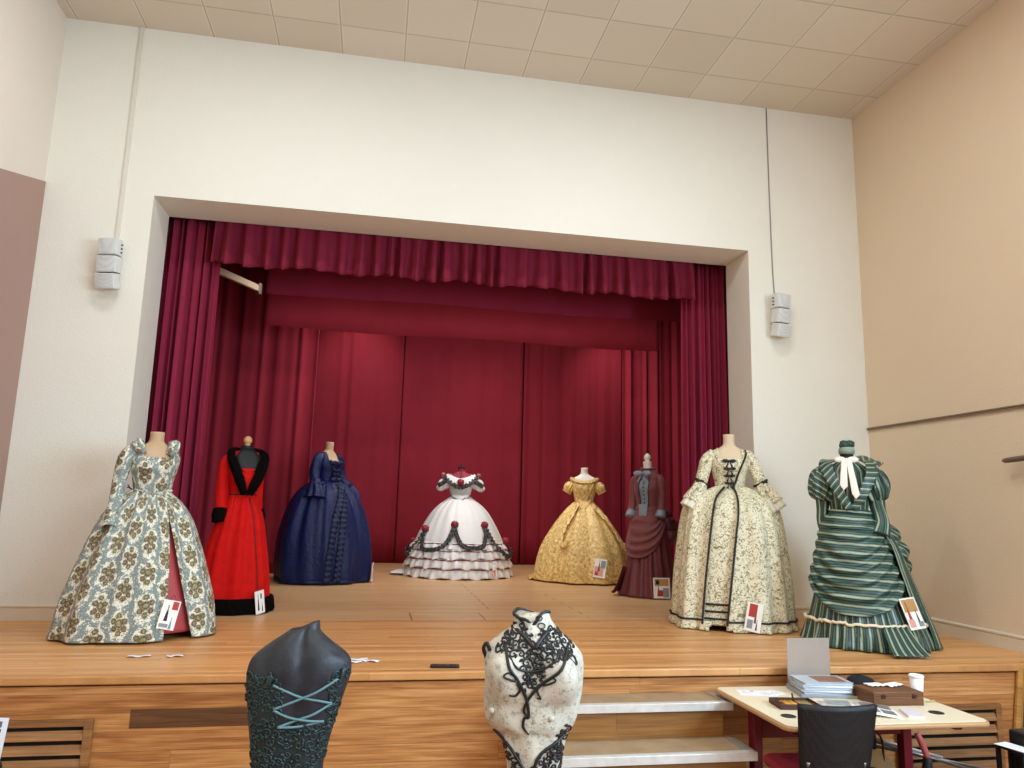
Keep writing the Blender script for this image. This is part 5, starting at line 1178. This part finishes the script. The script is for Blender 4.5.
b = MB(); b.tube([(-.06, -.02, .0), (-.03, -.01, .18), (0, 0, .36)], [.008, .035, .025], 14, 20, mod=lambda a, u: .004*sin(7*a)); b.build('canopy', M_BLACKT, g)
g = thing('equipment_case', (3.93, 3.85, ZF), 0, 'black equipment case at the right edge of the picture', 'case')
b = MB(); b.box((-.17, -.2, .01), (.25, .2, .60)); b.build('body', M_BLACKP, g, False, bevel=.012)
b = MB()
for x in (-.14, .22):
    for y in (-.17, .17): b.box((x-.02, y-.02, 0), (x+.02, y+.02, .0105))
b.build('feet', M_BLACKT, g, False)
b = MB(); b.tube([(-.06, -.2, .5), (-.05, -.235, .5), (.05, -.235, .5), (.06, -.2, .5)], .009, 8, 20, cr=False); b.build('handle', M_BLACKT, g)
g = thing('small_stand', (3.695, 3.93, ZF), 0, 'small black stand beside the equipment case', 'stand')
b = MB(); b.box((-.05, -.1, .51), (.05, .1, .53)); b.build('top', M_BLACKP, g, False, bevel=.003)
for sx in (-1, 1):
    for sy in (-1, 1): b = MB(); b.box((sx*.04-.01, sy*.085-.01, 0), (sx*.04+.01, sy*.085+.01, .509)); b.build('leg', M_BLACKP, g, False)
g = thing('paper_sheet', (3.69, 3.93, ZF+.531), 14, 'white sheet of paper lying on the small black stand', 'paper')
b = MB(); b.plate(rect(0, 0, .055, .09), .001, Matrix.Identity(4)); b.build('sheet', M_PAPER, g, False)
g = thing('framed_picture', (4.61, 4.757, -.475), (0, radians(9), 0), 'pale wooden framed picture hanging on the stage front at right', 'picture')
b = MB()
for lo, hi in (((-.13, 0, 0), (-.09, .025, .46)), ((.11, 0, 0), (.15, .025, .46)), ((-.09, 0, 0), (.11, .025, .04)), ((-.09, 0, .42), (.11, .025, .46))): b.box(lo, hi)
b.build('moulding', M_PALEWOOD, g, False, bevel=.004)
b = MB(); b.box((-.092, -.004, .03), (-.084, .006, .43)); b.box((.104, -.004, .03), (.112, .006, .43)); b.box((-.09, -.004, .034), (.11, .006, .042)); b.build('inner_slip', mat('gold slip', '#c79a4c', .4, .3), g, False)
b = MB(); b.box((-.09, .008, .04), (.11, .016, .42)); b.build('picture', mat('dark canvas print', '#4d4a44', .7), g, False)
# leaflet on a stand at the left edge
g = thing('leaflet_stand', (-1.60, 3.4, ZF), 0, 'black stand holding a leaflet at the left edge of the picture', 'stand')
b = MB(); b.lathe([(.14, 0), (.14, .012), (.02, .03), (.014, .05), (.014, .72)], 24); b.build('base', M_BLACKP, g)
b = MB(); b.box((-.20, -.012, .70), (.20, .018, .715)); b.box((-.20, .010, .715), (.20, .018, .90)); b.tube([(.17, -.015, .70), (.225, -.025, .76), (.20, -.03, .82)], .012, 8, 14); b.build('ledge', M_BLACKP, g, False)
g = thing('leaflet', (-1.60, 3.397, ZF+.716), (radians(-6), radians(3), 0), 'white leaflet printed with grey text on the stand at left', 'leaflet')
b = MB(); b.box((-.20, -.006, 0), (.21, -.002, .235)); b.build('sheet', mat('pale blue white paper', '#dfe3ea', .6), g, False)
b = MB()
for k in range(8): b.box((-.18, -.0068, .03+.02*k), (.17-.02*(k % 3), -.0061, .04+.02*k))
b.box((-.20, -.0068, .20), (.19, -.0061, .222)); b.build('printed_text', mat('grey blue print', '#5b6675', .6), g, False)
# litter on the stage edge
for k, (px, x, y, ro, w, lab) in enumerate(((0, -1.43, 5.31, 5, .14, 'white paper slip on the stage below the floral gown, left of two'), (1, -1.215, 5.31, 14, .10, 'white paper slip on the stage below the floral gown, right of two'), (2, -.10, 5.06, 4, .15, 'white paper slip lying nearest the black bust'),
                              (3, -.06, 5.14, 12, .14, 'white paper slip overlapping others beside the black bust, farthest back'), (4, .03, 5.09, -18, .11, 'white paper slip at the right end of the cluster by the black bust'))):
    g = thing('paper_slip', (x, y, .0015+.0008*(k % 3)), ro, lab, 'paper', 'paper slips on the stage edge')
    b = MB(); P = np.array([[(u*w/2, v*.035, .002+.006*abs(sin(2.2*u+k))*(1-v*.4)) for u in np.linspace(-1, 1, 14)] for v in (-1, 0, 1)]); b.grid(P); b.build('sheet', M_PAPER, g, solid=.0006)
g = thing('remote_control', (.49, 4.875, 0), -4, 'black remote control lying on the stage edge', 'remote control')
b = MB(); b.plate(rounded(-.092, -.024, .092, .024, .015), .019, Matrix.Identity(4)); b.build('body', mat('dark brown black plastic', '#231b1a', .35), g, False, bevel=.005)
b = MB()
for k in range(6):
    for j in (-1, 1): b.lathe([(.005, 0), (.005, .002), (.003, .003)], 10, (-.05+.02*k, j*.009, .019))
b.lathe([(.011, 0), (.011, .0025), (.006, .003)], 14, (.072, 0, .019)); b.build('buttons', mat('grey button rubber', '#4d4644', .5), g)

# ================================================================ light
def area(name, loc, size, energy, col, aim):
    l = bpy.data.lights.new(name, 'AREA'); l.shape = 'RECTANGLE'; l.size, l.size_y = size; l.energy = energy; l.color = col
    o = bpy.data.objects.new(name, l); link(o); o.location = loc
    d = Vector(aim)-Vector(loc); o.rotation_euler = d.to_track_quat('-Z', 'Y').to_euler(); return o
for i, (a, e) in enumerate(wins):
    area('window_daylight', (XR-.02, (a+e)/2, (WZ0+WZ1)/2), (WZ1-WZ0, e-a), WIN_E, (.56, .79, 1.0), (XR-5, (a+e)/2+1.2, 1.2))
for x in (-1.2, 2.3):
    for y in (-2.5, .8, 4.3): area('ceiling_lamp', (x, y, ZC-.02), (1.2, .3), LAMP_E, (.90, .96, .97), (x, y+.001, 0))
for x, y, z, ax, az, e in ((-.35, 12.2, 4.5, -.45, 3.5, SPOT_E), (4.2, 12.2, 4.5, 4.3, 3.4, SPOT_E), (2.0, 11.6, 4.6, 2.0, 1.8, SPOT_E*.6)):
    l = bpy.data.lights.new('stage_spot', 'SPOT'); l.energy = e; l.color = (1, .88, .78); l.spot_size = radians(75); l.spot_blend = 1; l.shadow_soft_size = .12
    o = bpy.data.objects.new('stage_spot', l); link(o); o.location = (x, y, z); o.rotation_euler = (Vector((ax, 13.4, az))-Vector((x, y, z))).to_track_quat('-Z', 'Y').to_euler()
for y, z in ((8.80, 3.75), (10.2, 3.62)):
    for x in ((-.6, 1.3, 3.1) if y < 9 else (.2, 1.5, 2.9)): area('stage_fill', (x, y, z), (1.5, .12), FILL_E*(.5 if y < 9 else 1.05), (.98, .93, .90), (x, y+(.9 if y < 9 else 3.0), 0))  # added unseen fill lamps that brighten the stage floor, gowns and back curtain
w = bpy.data.worlds.new('sky'); SC.world = w; w.use_nodes = True
w.node_tree.nodes['Background'].inputs[0].default_value = (.75, .85, 1, 1); w.node_tree.nodes['Background'].inputs[1].default_value = 1.0
# ================================================================ camera
cam = bpy.data.cameras.new('camera'); cam.sensor_width = 36; cam.sensor_fit = 'HORIZONTAL'; cam.lens = 739.88/1024*36; cam.clip_start = .05
co = bpy.data.objects.new('camera', cam); link(co); SC.camera = co
yaw, pitch, roll = .1771, .1662, .0259
fw = Vector((sin(yaw)*cos(pitch), cos(yaw)*cos(pitch), sin(pitch))); rt = Vector((cos(yaw), -sin(yaw), 0)); up = rt.cross(fw)
r2 = rt*cos(roll)+up*sin(roll); u2 = up*cos(roll)-rt*sin(roll)
mx = Matrix((r2, u2, -fw)).transposed().to_4x4(); mx.translation = (0, 0, 1.0); co.matrix_world = mx
# lift everything so that z = 0 is the hall floor
for o in SC.objects:
    if o.parent is None: o.location.z += S
vs = SC.view_settings; vs.view_transform = 'Standard'; vs.look = 'None'; vs.exposure = EXPOSURE; vs.gamma = 1; vs.use_curve_mapping = False
SC.cycles.max_bounces = 8; SC.cycles.diffuse_bounces = 5; SC.cycles.use_denoising = True; SC.cycles.sample_clamp_indirect = 6
SC.cycles.caustics_reflective = False; SC.cycles.caustics_refractive = False
